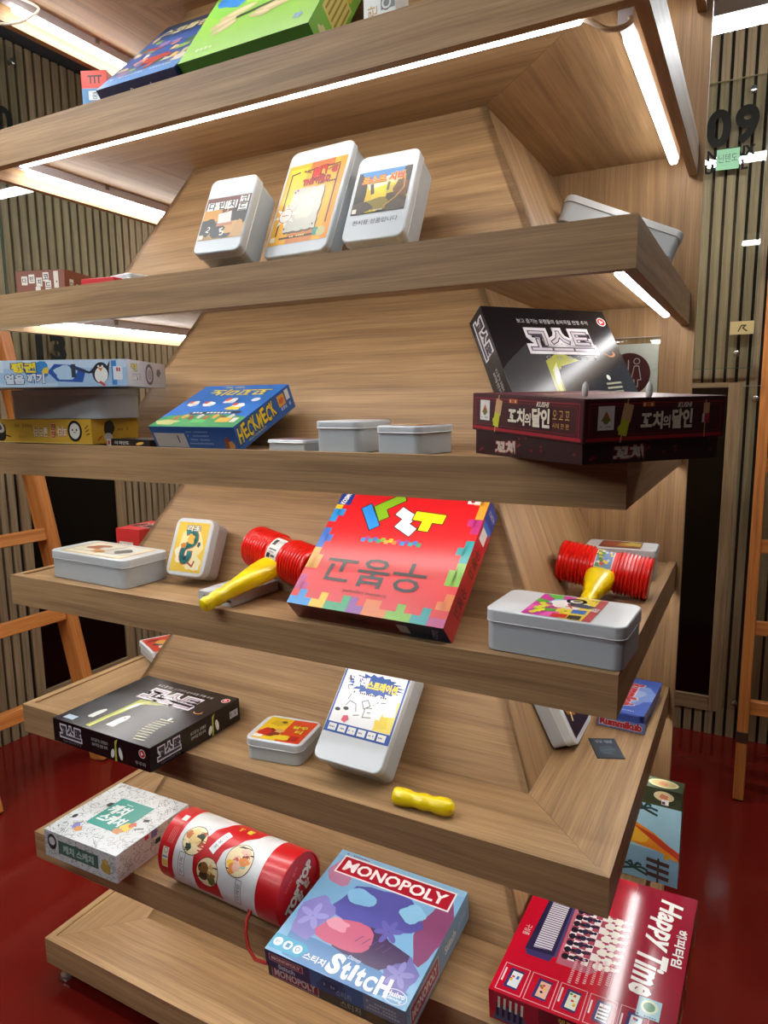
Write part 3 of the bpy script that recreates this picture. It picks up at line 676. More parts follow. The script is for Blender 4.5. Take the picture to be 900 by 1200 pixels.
def mind_front(a): a.rect(a.w*.0, 0, a.w*.1, a.h, '#c9c2b8'); a.oval(a.w*.05, a.h*.5, .0045, .0045, '#b8443a'); a.text('더 마인드', a.w*.36, a.h*.5, '#ece8e0', w=a.w*.33, h=a.h*.5, bold=.02); a.oval(a.w*.78, a.h*.45, .012, .003, '#d9b04a', 8)
carton('thin black card game box between yellow box and blue box', place(.284, .058, Z3, -4), .135, .07, .0145, '#17161a', arts={'front': mind_front})
def hk_top(a):
    w, h = a.w, a.h
    a.rect(0, 0, w, h, '#2a6fc0'); a.rect(0, 0, w, h*.16, '#3f9a62'); a.blob(w*.5, h*.17, .12, .02, '#46a05e', 3); a.blob(w*.15, h*.10, .03, .010, '#c9c27a', 5)
    a.text('꼬꼬미노', w*.54, h*.82, '#f3d93a', w=w*.72, h=h*.17, rot=180, bold=.02, shear=.2, out='#1b4a86')
    for i, (cx, cy) in enumerate(((.16, .54), (.36, .53), (.58, .60), (.74, .48))):
        x, y = w*cx, h*cy; a.blob(x, y, .015, .011, '#ecebe4', i); a.blob(x-.010, y+.006, .007, .006, '#d8552f', i+4); a.blob(x+.008, y-.006, .006, .005, '#cfd6da', i+8)
    a.blob(w*.72, h*.42, .02, .007, '#e6c93a', 4); a.stroke([(w*.30, h*.30), (w*.86, h*.33)], .010, '#20323c'); tiny(a, w*.32, h*.30, w*.5, .006, '#d6dbd2', 12, 3)
    for i in range(8): a.blob(w*(.2+.09*i), h*(.2+.03*(i % 2)), .007, .009, ['#b06a3a', '#d9a14a', '#8a4a2c', '#cfc8b4'][i % 4], i+2)
    a.rect(w*.72, h*.10, .032, .018, '#e2b64e'); a.rect(w*.88, h*.10, .014, .018, '#e8e4d4'); a.oval(w*.86, h*.62, .010, .008, '#e6ebee'); a.rect(w*.44, h*.09, .034, .012, '#62c06a'); tiny(a, w*.3, h*.93, .05, .004, '#e0cf5a', 8, 3)
def hk_front(a): a.rect(a.w*.03, a.h*.10, a.w*.38, a.h*.62, '#c3c6c4'); tiny(a, a.w*.31, a.h*.3, .014, .016, '#4a4f55', 3, 2); [tiny(a, a.w*.44, a.h*(.25+.17*i), a.w*.28, .003, '#8fb0dc', 12, i) for i in range(4)]; a.blob(a.w*.88, a.h*.3, .008, .012, '#9a4a2a', 2); a.blob(a.w*.92, a.h*.22, .007, .010, '#d9a060', 3)
def hk_side(a):
    for i, ch in enumerate('HECKMECK'): a.text(ch, a.w*(.06+.082*i), a.h*(.54+.06*(i % 2)), '#f4d62c', w=.0125, h=.030, rot=(-8, 7)[i % 2], bold=.03, out='#14355f')
    a.text('BRATWURMECK', a.w*.30, a.h*.16, '#d9cf6a', w=.055, h=.004); a.rect(a.w*.74, a.h*.42, .022, .022, '#e0a93a'); a.blob(a.w*.80, a.h*.64, .008, .006, '#d8623a', 3); a.rect(a.w*.885, a.h*.5, .012, .020, '#dfe4e2'); tiny(a, a.w*.76, a.h*.24, .034, .008, '#a9c3e6', 5, 3)
carton('blue game box with yellow lettering tilted against the slope, third shelf', place(.460, .030, Z3, -2.5, 25.8), .217, .180, .048, '#2563b4', arts={'top': hk_top, 'front': hk_front, 'right': hk_side})
dt = tin('tiny flat card tin with a purple lid beside the blue box', place(.722, .034, Z3, -4), .088, .06, .021, lambda a: a.rect(0, 0, a.w, a.h, '#8a5a72'), (.008, .006, .072, .048), .006)
tin('pale grey tin, left of the pair on the third shelf', place(.824, .033, Z3, -2.0), .094, .118, .054, None, None, .016, lid_h=.013)
def art_tinr(a): a.rect(0, 0, a.w, a.h, '#a44a3c'); a.blob(a.w*.4, a.h*.5, .02, .03, '#d9b25a', 2); a.blob(a.w*.7, a.h*.6, .012, .02, '#5a3a30', 3)
tin('pale grey tin with red label, right of the pair on the third shelf', place(.947, .026, Z3, -8.5), .090, .112, .047, art_tinr, (.012, .02, .066, .08), .014, lid_h=.012)

# ghost games (the same game twice)
def gh_top(flat_one):
    def f(a):
        w, h = a.w, a.h
        a.rect(0, 0, w, h, '#17161d'); a.rect(0, 0, w, h*.52, '#23232b'); a.blob(w*.3, h*.3, .09, .10, '#3b3d42', 5); a.blob(w*.72, h*.45, .06, .08, '#1f2028', 7)
        a.poly([(.090, .010), (.094, .150), (.128, .170), (.168, .152), (.122, .138), (.106, .060), (.104, .008)], '#a9ad45'); a.poly([(.097, .012), (.101, .130), (.116, .148), (.113, .130), (.103, .060), (.101, .010)], '#d3d77a'); a.poly([(.110, .0), (.112, .130), (.165, .150), (.262, .120), (.252, 0)], '#20232c')
        a.oval(.107, .118, .0055, .020, '#dfe4d6', -14); a.oval(.137, .056, .0105, .026, '#e6e8e0', -4); a.rect(.1265, .030, .021, .014, '#e6e8e0'); a.oval(.139, .068, .003, .003, '#c85a4a'); a.oval(.066, .060, .008, .022, '#dfe3da', -4); a.rect(.058, .040, .016, .010, '#dfe3da')
        a.rect(.016, .012, .030, .016, '#aebfce')
        for i in range(10): a.stroke([(.208+.002*i-.010*math.sin(i*.35), .100-.0095*i), (.240+.0012*i-.008*math.sin(i*.35), .103-.0095*i)], .0042, '#b9b69a')
        a.oval(w*.90, h*.62, .011, .008, '#c58a5a'); a.oval(w*.895, h*.63, .009, .007, '#17161d'); a.oval(w*.80, h*.42, .004, .006, '#e9ece4')
        a.text('보고 즐기는 유령들의 숨바꼭질 전쟁 추적', w*.53, h*.885, '#d6d4d0', w=w*.58, h=.010)
        a.text('고스트', w*.53, h*.72, '#5b5561', w=w*.52, h=h*.18, bold=.05, out='#e8e4ec', ow=.11); a.text('고스트', w*.53, h*.72, '#cfc8d4', w=w*.50, h=h*.165, bold=.01)
        a.text('G  H  O  S  T  S', w*.57, h*.58, '#8d8b92', w=w*.42, h=.008, bold=.01); badge(a, w*.945, h*.90, .010)
    return f
def gh_edge(a):
    w, h = a.w, a.h
    a.text('고스트', w*.19, h*.56, '#4a4650', w=w*.23, h=h*.52, bold=.05, out='#e6e2ea', ow=.10); a.text('GHOSTS', w*.2, h*.14, '#77757c', w=w*.2, h=.005)
    a.text('보고 즐기는 유령들의', w*.50, h*.62, '#cfcdc8', w=w*.17, h=.007); a.text('숨바꼭질 전쟁 추적', w*.50, h*.42, '#cfcdc8', w=w*.16, h=.007)
    a.poly([(w*.655, 0), (w*.66, h*.85), (w*.69, h*.95), (w*.675, h*.7), (w*.675, 0)], '#b6bd45'); a.oval(w*.635, h*.3, .005, .010, '#e9ece4', -15); a.oval(w*.715, h*.38, .005, .013, '#e9ece4', 12)
def gh_front(a): gh_edge(a); badge(a, a.w*.93, a.h*.68, .009); a.text('우주와', a.w*.91, a.h*.25, '#b9b6b0', w=.03, h=.008)
def gh_right(a): gh_edge(a); a.rect(a.w*.87, a.h*.3, .026, .016, '#b9bcc9'); tiny(a, a.w*.88, a.h*.4, .018, .007, '#6a6f86', 4, 2)
def gh_left(a):
    w, h = a.w, a.h      # reads down from the top end
    a.text('고스트', w*.20, h*.52, '#4a4650', w=w*.30, h=h*.55, bold=.05, out='#e6e2ea', ow=.10); a.text('GHOSTS', w*.22, h*.14, '#77757c', w=w*.2, h=.005); a.text('보고 즐기는 유령들의', w*.55, h*.62, '#cfcdc8', w=w*.17, h=.007); a.text('숨바꼭질 전쟁 추적', w*.55, h*.42, '#cfcdc8', w=w*.16, h=.007)
carton('black ghost game box standing tilted behind the maroon box', place(1.1381, .1717, 1.3637, 50.6, 55.1), .271, .271, .047, '#131216', arts={'top': gh_top(0), 'left': gh_left, 'front': gh_front, 'right': gh_right}, rough=.25)
def ku_face(a, second=True):
    w, h = a.w, a.h
    a.frame(.008, .006, w-.016, h-.012, .0012, '#a61c2e'); a.frame(.012, .010, w-.024, h-.020, .0007, '#8e1a2a'); a.rect(.004, .003, w-.008, .004, '#a81a2c')
    a.rect(w*.09, h*.30, .026, .030, '#e4e2dc'); a.poly([(w*.09+.005, h*.50), (w*.09+.013, h*.73), (w*.09+.021, h*.50)], '#c85a32'); a.oval(w*.09+.013, h*.52, .005, .005, '#6f7d3c'); tiny(a, w*.09+.004, h*.36, .018, .002, '#8c8f8c', 6, 2)
    a.stroke([(w*.245, h*.02), (w*.285, h*.98)], .0022, '#c9a468'); a.rect(w*.25, h*.48, .016, .022, '#d3a878', rot=-12); a.rect(w*.235, h*.16, .014, .020, '#c7cc2e', rot=-12); a.oval(w*.25, h*.33, .007, .005, '#c9cc38', 10)
    a.rect(w*.385, h*.80, .020, .006, '#c8622c'); tiny(a, w*.39, h*.815, .017, .004, '#f0d8a0', 4, 2)
    a.text('꼬치', w*.455, h*.48, '#efe6cf', w=w*.155, h=h*.42, bold=.045, out='#2a0a10'); a.text('의', w*.56, h*.44, '#efe6cf', w=w*.052, h=h*.30, bold=.03, out='#2a0a10'); a.text('달인', w*.672, h*.50, '#efe6cf', w=w*.15, h=h*.46, bold=.045, out='#2a0a10'); a.text('KUSHI', w*.685, h*.82, '#efe6cf', w=w*.105, h=h*.12, bold=.03, shear=.25)
    if not second: return
    a.stroke([(w*.845, h*.04), (w*.84, h*.92)], .0018, '#c9a468'); a.rect(w*.825, h*.60, .011, .014, '#d3a878'); a.rect(w*.82, h*.38, .013, .012, '#b8283a'); a.rect(w*.82, h*.38, .004, .012, '#d9cfd2')
def ku_base(a):
    a.rect(0, 0, a.w, a.h, '#2c0d14')
    a.text('꼬치', a.w*.32, a.h*.25, '#c9bcae', w=.05, h=.02, bold=.06, out='#8a2a2a'); g = random.Random(2)
    for i in range(26): a.blob(g.uniform(.02, .98)*a.w, g.uniform(.1, .9)*a.h, .003, .002, '#7a1522', i)
kr = thing('game_box', 'maroon skewer game box overhanging the right front corner, lid loose', 'board game', place(1.3101, -.0936, ZT[3]+.0004, 52.2), 'board games on the display shelf')
bs = box('base', 0, .233, 0, .244, 0, .052, flat('#2c0d14', .36), kr, .001)
for sd in ('front', 'left'):
    a = Art(*face_dims(sd, .233, .25, .052)); ku_base(a); a.build('side_print', bs, face_matrix(sd, .233, .25, .052))
lid = box('lid', -.003, .240, -.003, .258, 0, .056, flat('#45141f', .36), kr, .0012); lid.matrix_local = place(0, 0, .0255, 0, 2.6, -.7)
for sd in ('front', 'left'):
    a = Art(*face_dims(sd, .243, .261, .056)); ku_face(a, sd != 'left')
    if sd == 'left': a.text('오 고 꼬', .218, .034, '#d9a84a', w=.034, h=.012); a.text('시식 한 판', .218, .020, '#d9a84a', w=.034, h=.007)
    a.build('side_print', lid, Matrix.Translation((-.003, -.003, 0)) @ face_matrix(sd, .243, .261, .056))
a = Art(.243, .261); a.rect(0, 0, .243, .261, '#5c2230'); a.blob(.12, .13, .09, .09, '#74303a', 2); a.text('꼬치의 달인', .12, .15, '#d9c8a8', w=.15, bold=.04); a.build('cover_print', lid, Matrix.Translation((-.003, -.003, 0)) @ face_matrix('top', .243, .261, .056))
for u, v in ((.05, .06), (.115, .012)):
    me = lathe([(-.004, .001), (0, .004), (.008, .0045), (.014, .0035), (.018, .001)], 14); o = link('white_pip', me, lid, [flat('#e8e6e2', .4)]); o.matrix_local = Matrix.Translation((u, v, .058)) @ Matrix.Rotation(R(-90), 4, 'Y'); 
# restroom sign on the back panel
sg = thing('wall_sign', 'white restroom sign with maroon disc behind clear acrylic', 'sign', Matrix.Translation((1.150, D-.0005, 1.4365)))
box('sign_board', 0, .1375, -.003, 0, 0, .137, flat('#f6f6f2', .4), sg, .0005)
a = Art(.1375, .137); a.oval(.0715, .067, .050, .050, '#5a1620', n=40); W_ = '#efeae4'
for cx in (.050, .090):
    a.ring(cx, .097, .0065, .002, W_)
a.stroke([(.043, .085), (.043, .064), (.047, .062), (.047, .038)], .002, W_); a.stroke([(.057, .085), (.057, .064), (.053, .062), (.053, .038)], .002, W_); a.stroke([(.043, .085), (.057, .085)], .002, W_); a.stroke([(.047, .038), (.053, .038)], .002, W_); a.stroke([(.0715, .040), (.0715, .1)], .0022, W_)
a.stroke([(.085, .086), (.079, .054), (.086, .054), (.086, .038), (.094, .038), (.094, .054), (.101, .054), (.095, .086), (.085, .086)], .002, W_)
a.stroke([(.104, .014), (.117, .029), (.130, .014)], .003, '#1b1b1b'); a.build('pictogram', sg, Matrix(((1, 0, 0, 0), (0, 0, -1, -.003), (0, 1, 0, 0), (0, 0, 0, 1))))
box('acrylic_cover', -.004, .1405, -.007, -.005, -.006, .152, M_GLASS, sg, .0004); box('acrylic_edge', -.004, .1405, -.0072, -.0048, .151, .1525, flat('#cfcabc', .2), sg)

# ---- fourth shelf
def art_map(a):
    w, h = a.w, a.h
    a.rect(0, 0, w, h, '#d8ab3a'); a.rect(w*.03, h*.04, w*.94, h*.92, '#e6e2cc'); a.blob(w*.28, h*.6, .03, .02, '#a9653a', 2); a.blob(w*.6, h*.5, .05, .03, '#d9d7c6', 5); a.rect(w*.62, h*.1, w*.26, h*.8, '#dfe2da', rot=4); a.blob(w*.75, h*.5, .022, .02, '#5f5a50', 6); a.stroke([(w*.1, h*.2), (w*.9, h*.25)], .003, '#b8913a'); a.blob(w*.45, h*.3, .02, .012, '#c98c3a', 8); a.stroke([(w*.5, h*.1), (w*.58, h*.9)], .003, '#8a7a4a')
tin('large white tin with old-map label lying at the left end', place(.085, .040, Z4, -2.9), .258, .128, .063, art_map, (.03, .012, .20, .104), .02, lid_h=.018)
def red_top(a): a.text('한글', a.w*.6, a.h*.5, '#2b1a18', w=.07, h=.05, bold=.05, out='#e9e2d6'); a.rect(a.w*.1, a.h*.3, .02, .03, '#3a1b1b')
def red_front(a): a.rect(a.w*.12, a.h*.1, a.w*.6, a.h*.4, '#d9cfc6'); tiny(a, a.w*.15, a.h*.16, a.w*.54, a.h*.26, '#2b1f1f', 5, 2)
carton('small bright red box behind the map tin at the left', place(.024, .288, Z4, 1), .082, .125, .0675, '#d8383a', arts={'top': red_top, 'front': red_front})
def art_dragon(a):
    w, h = a.w, a.h
    a.rect(0, 0, w, h, '#ecc63a'); a.blob(w*.5, h*.5, .032, .044, '#f3e3a2', 3); a.blob(w*.3, h*.35, .02, .02, '#f6efd2', 7); a.blob(w*.7, h*.2, .02, .018, '#f2e6b4', 8)
    for (c, wd) in (('#b5572c', .015), ('#1f8d8a', .011)):
        pts = [(w*(.45+.2*math.cos(R(t))), h*(.67+.14*math.sin(R(t)))) for t in range(200, -120, -20)] + [(w*(.42-.12*math.cos(R(t))*1.0), h*(.36+.15*math.sin(R(t)))) for t in range(90, -200, -20)]
        a.stroke(pts[4:], wd, c)
    a.blob(w*.5, h*.66, .010, .011, '#e7b23a', 4); a.blob(w*.3, h*.52, .008, .006, '#d8862c', 5); a.stroke([(w*.56, h*.18), (w*.7, h*.12), (w*.74, h*.22)], .004, '#a5432a'); a.blob(w*.42, h*.27, .004, .005, '#123a52', 2); a.blob(w*.78, h*.56, .004, .006, '#1c4a5c', 3)
    a.text('라초', w*.52, h*.88, '#e9e4cf', w=.036, h=.014, bold=.04, out='#5a6a72'); a.rect(w*.86, h*.06, .006, .010, '#efe9dc')
tin('small white tin with a teal dragon on yellow, leaning on the slope', place(.377, .153, Z4, 2.8, 65.7), .104, .130, .055, art_dragon, (.010, .010, .084, .110), .018, lid_h=.02, lid_mat=M_WHITE_TIN, body_mat=flat('#b5aca8', .35))
def wb_top(a): a.rect(0, 0, a.w, a.h, '#d6d8de'); a.poly([(a.w*.3, 0), (a.w, a.h*.15), (a.w, a.h*.55), (a.w*.55, a.h*.3)], '#454550'); a.stroke([(a.w*.05, a.h*.25), (a.w*.9, a.h*.75)], .002, '#6a6a78'); a.blob(a.w*.4, a.h*.8, .02, .016, '#bfc3da', 3)
def wb_front(a): a.oval(.017, a.h*.5, .005, .0055, '#5b6068'); a.text('구', .037, a.h*.5, '#26282c', h=.014, bold=.02); a.stroke([(.055, a.h*.45), (.085, a.h*.5)], .004, '#4d5058')
carton('thin white and grey card box under the left red hammer', place(.543, .032, Z4, -2.5), .088, .140, .0225, '#c9ccd0', arts={'top': wb_top, 'front': wb_front})
def ub_top(a):
    w, h = a.w, a.h; u = .0155; cols = ['#2d8fd6', '#f0c022', '#35a06a', '#8a4a9a', '#e07a3a', '#7fb832', '#1f9a9a', '#b9357a', '#e8a63a', '#3a6fc4']; g = random.Random(11)
    a.rect(0, 0, w, h, '#dc1f26')
    def tet(x, y, cells, c): [a.rect(x+i*u, y+j*u, u*1.02, u*1.02, c, same=True) for i, j in cells]
    a.lay += 1; x = 0; k = 0
    shapes = [[(0, 0), (1, 0), (2, 0), (1, 1)], [(0, 0), (1, 0), (1, 1)], [(0, 0), (1, 0), (2, 0), (2, 1)], [(0, 0), (1, 0), (0, 1)], [(0, 0), (1, 0), (2, 0), (0, 1), (1, 1)]]
    while x < w: s_ = shapes[k % 5]; tet(x, 0, s_, cols[k % 10]); x += u*(1+max(c[0] for c in s_)); k += 1
    y = u*2; k = 3
    while y < h-u*2: s_ = shapes[k % 5]; tet(0, y, [(j*.7, i) for i, j in s_], cols[(k+4) % 10]); tet(w-u*1.7, y, [(.7-j*.7, i) for i, j in s_], cols[(k+1) % 10]); y += u*(1+max(c[0] for c in s_)+(k % 2)); k += 1
    a.rect(0, h*.87, .030, h*.13, '#1d3f94'); a.text('KOSMOS', .015, h*.94, '#f2f2f2', w=.034, h=.012, rot=78, bold=.04); a.rect(w*.87, h*.955, .024, .012, '#efe6e0'); a.oval(w*.90, h*.98, .004, .004, '#c02a2a')
    K = '#1c1c1c'; q = .0205     # big pieces
    def piece(cx, cy, rot, cells, c):
        cc, ss = math.cos(R(rot)), math.sin(R(rot))
        for grow, col in ((.0018, K), (0, c)):
            a.lay += 1
            for i, j in cells:
                P = [(i*q-grow, j*q-grow), ((i+1)*q+grow, j*q-grow), ((i+1)*q+grow, (j+1)*q+grow), (i*q-grow, (j+1)*q+grow)]
                a.poly([(cx+px*cc-py*ss, cy+px*ss+py*cc) for px, py in P], col, same=True)
    piece(.060, .222, -52, [(0, 0), (1, 0), (2, 0)], '#2d8fe0'); piece(.097, .212, 36, [(0, 0), (1, 0), (2, 0), (0, -1)], '#86bc25'); piece(.137, .214, -27, [(0, 0), (1, 0), (1, -1), (2, -1), (0, -1)][:4], '#eeeeea'); piece(.176, .205, -4, [(0, 0), (1, 0), (2, 0), (1, -1)], '#f2e21e')
    for i in range(15): a.rect(w*(.29+.0265*i), h*(.560+.014*(i % 2)), .0085, .0085, cols[(i*3) % 10])
    a.text('우봉고', w*.472, h*.315, '#2b2624', w=.205, h=.060, rot=180, bold=.012)
    a.text('kreatives Legespiel', w*.47, h*.155, '#3a1512', w=w*.28, h=.008, rot=180)
def ub_side(a):
    w, h = a.w, a.h
    a.rect(0, 0, w, h, '#c8202c'); a.rect(w*.84, 0, w*.16, h, '#2d3f90'); a.rect(w*.80, h*.1, w*.05, h*.8, '#3a6fc4'); a.rect(w*.70, h*.3, .026, .026, '#e9e2da'); a.text('우봉고', w*.54, h*.5, '#1d1a1a', w=.055, h=.026, rot=180, bold=.01); a.text('우봉고', w*.24, h*.5, '#1d1a1a', w=.055, h=.026, rot=180, bold=.01); a.text('KOSMOS', w*.93, h*.5, '#efefef', w=.03, h=.009, rot=90)
def ub_front(a):
    w, h = a.w, a.h
    a.rect(0, 0, w, h, '#701820'); a.rect(w*.74, 0, w*.13, h, '#27304f'); a.rect(w*.87, 0, w*.13, h, '#1d2a52'); a.rect(w*.71, h*.25, .02, .024, '#cfc9c2'); a.text('KOSMOS', w*.93, h*.5, '#d6d6d6', w=.03, h=.010, rot=75); a.text('우봉고', w*.42, h*.5, '#2c0a0e', w=.07, h=.024, rot=180, bold=.01); a.text('우봉고', w*.16, h*.5, '#3d0f14', w=.05, h=.02, rot=180)
carton('big red game box with colourful blocks lying back on the fourth shelf', place(.777, .040, Z4, -2.6, 43.1), .310, .262, .048, '#b81e28', arts={'top': ub_top, 'right': ub_side, 'front': ub_front}, rough=.3)
def art_stripes(a):
    w, h = a.w, a.h
    a.rect(0, 0, w, h, '#c32d96')
    cx, cy = w*.42, h*.58
    for i in range(14):
        if i % 2 == 0:
            t0, t1 = R(i*360/14), R((i+1)*360/14); a.poly([(cx, cy), (cx+.2*math.cos(t0), cy+.2*math.sin(t0)), (cx+.2*math.cos(t1), cy+.2*math.sin(t1))], '#5cb83c' if i in (4, 6) else '#e65bb4')
    a.poly([(w*.52, h), (w*.88, h), (w*.88, 0), (w*.55, 0), (w*.45, h*.4)], '#e9cf2a'); a.poly([(w*.88, 0), (w, 0), (w, h), (w*.88, h)], '#b8252f')
    a.blob(w*.45, h*.7, .026, .018, '#7fb6e8', 3); a.blob(w*.5, h*.62, .028, .024, '#f0eee6', 5); a.ring(w*.57, h*.80, .013, .006, '#27272d'); a.oval(w*.57, h*.80, .006, .006, '#7a7f88'); a.blob(w*.70, h*.62, .022, .010, '#23405e', 7); a.stroke([(w*.5, h*.5), (w*.64, h*.62)], .003, '#c8352f'); a.stroke([(w*.5, h*.62), (w*.6, h*.46)], .003, '#c8352f')
    a.rect(w*.42, h*.02, w*.22, h*.15, '#d8281f', rot=3); a.rect(w*.66, h*.02, w*.18, h*.16, '#17171a', rot=3); a.rect(w*.64, h*.26, w*.2, h*.17, '#2d6fc4', rot=3); a.oval(w*.34, h*.28, .026, .008, '#5aa63a', 10); a.rect(w*.42, h*.24, w*.12, h*.14, '#e6cf3a')
    for i in range(7): a.blob(w*(.14+.04*(i % 3)), h*(.1+.07*i), .006, .006, '#e4dc3c', i)
    a.text('할리', w*.93, h*.5, '#f0e8e0', w=.018, h=.014, rot=70, bold=.03); tiny(a, w*.72, h*.9, .03, .003, '#3a3a2a', 6, 1)
tin('long grey tin with pink and yellow comic label at the right corner', place(1.143, .016, ZT[4]+.0004, -2.6), .214, .132, .066, art_stripes, (.058, .006, .104, .120), .018, lid_h=.020)
def art_dd(a): a.rect(0, 0, a.w, a.h, '#7a3a22'); a.blob(a.w*.5, a.h*.5, .03, .02, '#b88a3a', 2); a.blob(a.w*.8, a.h*.6, .018, .02, '#c9b14a', 4); a.blob(a.w*.25, a.h*.5, .02, .02, '#94331f', 5)
tin('grey tin with brown label half hidden behind the right hammer', place(1.176, .572, Z4, 2), .152, .088, .068, art_dd, (.030, .006, .088, .074), .01, lid_h=.014)

# toy squeaky hammers
M_RED = flat('#ea1a10', .28, 0, .3, .03); M_YEL = flat('#fbdc00', .3, 0, .3, .03); M_REDD = flat('#b30d0c', .35)
def hammer(label, Cc, axis, hdir, r, hl, handle_len, sticker, spin=0):
    A = Vector(axis).normalized(); Hd = Vector(hdir).normalized(); Hd = (Hd - A*Hd.dot(A)*1.0); Hd.normalize(); B = A.cross(Hd)
    m = Matrix((A, Hd, B)).transposed().to_4x4(); m.translation = Cc
    root = thing('toy_hammer', label, 'toy hammer', m, 'squeaky toy hammers')
    def bellows(x0, x1, n):
        p = [(x0, r*.55), (x0, r*.93), (x0+(x1-x0)*.05, r)]
        for i in range(n):
            u = x0+(x1-x0)*(.06+.90*i/n); d = (x1-x0)*.9/n
            p += [(u, r*1.0), (u+d*.30, r*1.0), (u+d*.62, r*.90), (u+d*.72, r*.90)]
        return p + [(x1, r*.9), (x1, r*.5)]
    link('bellows', lathe(bellows(-hl, -.018, 9), 48), root, [M_RED]); link('bellows', lathe(bellows(hl, .018, 9), 48), root, [M_RED])
    link('barrel', lathe([(-.021, r*.5), (-.021, r*.88), (-.016, r*.9), (.016, r*.9), (.021, r*.88), (.021, r*.5)], 40), root, [M_RED])
    # handle: faceted neck, ribbed grip, rounded butt along local Y
    prof = [(r*.5, .026, .017), (r*.9, .0265, .017), (r+.006, .0265, .0175), (r+.026, .0255, .0180), (r+.055, .0195, .0160), (r+.085, .0145, .0138), (r+handle_len*.62, .0140, .0135), (r+handle_len*.68, .0118, .0115), (r+handle_len*.72, .0138, .0132), (r+handle_len*.82, .0134, .0130), (r+handle_len*.86, .0112, .0110), (r+handle_len*.91, .0136, .0132), (r+handle_len*.98, .0120, .0118), (r+handle_len, .007, .007)]
    rings = [[(a*1.05*math.copysign(abs(math.cos(q))**.7, math.cos(q)), d, b*1.05*math.copysign(abs(math.sin(q))**.7, math.sin(q))) for q in [2*math.pi*i/16 for i in range(16)]] for d, a, b in prof]
    link('handle', rings_mesh(rings), root, [M_YEL])
    kn = rings_mesh([[(a*math.cos(2*math.pi*i/16), -d, a*math.sin(2*math.pi*i/16)) for i in range(16)] for d, a in ((r*.7, .012), (r+.006, .012), (r+.010, .009), (r+.011, .004))]); link('knob', kn, root, [M_YEL])
    # paper sticker wrapped round the barrel
    a0, a1, ns = sticker[0], sticker[1], 12
    bm = bmesh.new(); vs = []
    for i in range(ns+1):
        t = R(a0+(a1-a0)*i/ns); vs.append([bm.verts.new((x, (r*.9+.0006)*math.cos(t), (r*.9+.0006)*math.sin(t))) for x in (-.017, .017)])
    for p, q in zip(vs, vs[1:]): bm.faces.new((p[0], p[1], q[1], q[0]))
    me = bpy.data.meshes.new('sticker'); bm.to_mesh(me); bm.free(); st = link('sticker', me, root, [flat('#e9e7e2', .4)])
    class Bend:
        step = (r*.9)*R(7)
        def __call__(s, u, v, h): t = R(a0)+v/(r*.9); rr = r*.9+.0006+h; return Vector((u-.017, rr*math.cos(t), rr*math.sin(t)))
    a = Art(.034, r*.9*abs(R(a1-a0))); sticker[2](a); a.build('sticker_print', st, None, bend=Bend())
    return root
def st_code(a):
    for i in range(9): a.rect(.005+.0028*i*.42, .008, .0008, .014, '#222222')
    a.rect(.019, .006, .010, .010, '#d6d6d2'); a.rect(.006, .030, .022, .003, '#55555a'); a.rect(.004, .040, .010, .009, '#1a1a1a'); a.rect(.018, .042, .011, .004, '#55555a'); tiny(a, .006, .036, .022, .002, '#77777a', 6, 1)
def st_toy(a):
    a.rect(.0015, .0015, a.w-.003, a.h-.003, '#6f8fc0')
    g = random.Random(5)
    for i in range(16): a.blob(g.uniform(.004, .014), g.uniform(.004, a.h-.004), .004, .004, g.choice(['#d8c94a', '#5a8a4a', '#c05a4a', '#e6e2c8']), i)
    for i in range(8): a.blob(g.uniform(.018, .030), g.uniform(.006, a.h-.006), .003, .003, g.choice(['#c9d6ec', '#e6c94a', '#9a6ab0']), i)
hammer('red and yellow squeaky hammer lying over the thin white box', (.672, .150, 1.134), (.172, -.050, -.020), (-.012, -.195, -.066), .0445, .098, .158, (-98, -22, st_code))
hammer('red and yellow squeaky hammer behind the long comic tin at right', (1.2485, .428, 1.1095), (.98, .02, -.13), (-.10, -.98, -.16), .0425, .0885, .135, (-100, -26, st_toy))

# ---- fifth shelf
def art_ee(a): a.rect(0, 0, a.w, a.h, '#c8402a'); a.blob(a.w*.4, a.h*.5, .022, .018, '#d9a04a', 2); a.stroke([(a.w*.5, a.h*.2), (a.w*.8, a.h*.8)], .012, '#34343c'); a.blob(a.w*.75, a.h*.4, .014, .012, '#e9d9c8', 3); a.blob(a.w*.2, a.h*.3, .012, .016, '#8a2a22', 6)
tin('small white tin with red label at the far left of the fifth shelf', place(-.021, .376, ZT[5]+.0004, -27), .133, .10, .036, art_ee, (.008, .008, .117, .084), .012, lid_h=.014)
carton('black ghost game box lying flat over the left front edge', place(.230, -.086, ZT[5]+.0003, -1.0), .284, .258, .050, '#131216', arts={'top': gh_top(1), 'front': gh_front, 'right': gh_right}, rough=.25)
def art_redlab(a):
    w, h = a.w, a.h
    a.rect(0, 0, w, h, '#d8461f'); a.rect(0, 0, w*.5, h, '#e9c21f'); a.blob(w*.28, h*.75, .018, .012, '#cfae2a', 3); a.blob(w*.3, h*.3, .024, .016, '#8a2a1c', 4); a.blob(w*.16, h*.3, .014, .016, '#c8281f', 6); a.blob(w*.42, h*.42, .010, .008, '#d9a66a', 8); a.blob(w*.55, h*.15, .022, .010, '#e6c72a', 2); a.oval(w*.36, h*.82, .006, .005, '#6a5418')
    a.text('달무', w*.76, h*.68, '#efd23a', w=.034, h=.014, bold=.04, out='#8a2416'); a.text('티', w*.80, h*.48, '#efd23a', w=.016, h=.014, bold=.04, out='#8a2416'); a.rect(w*.74, h*.06, w*.18, h*.22, '#b3201a'); a.rect(w*.02, h*.04, w*.18, h*.12, '#e6ded4')
tin('small square white tin with red and yellow label beside the ghost box', place(.633, .040, Z5, 8.5), .127, .112, .0445, art_redlab, (.012, .008, .106, .094), .020, lid_h=.016)
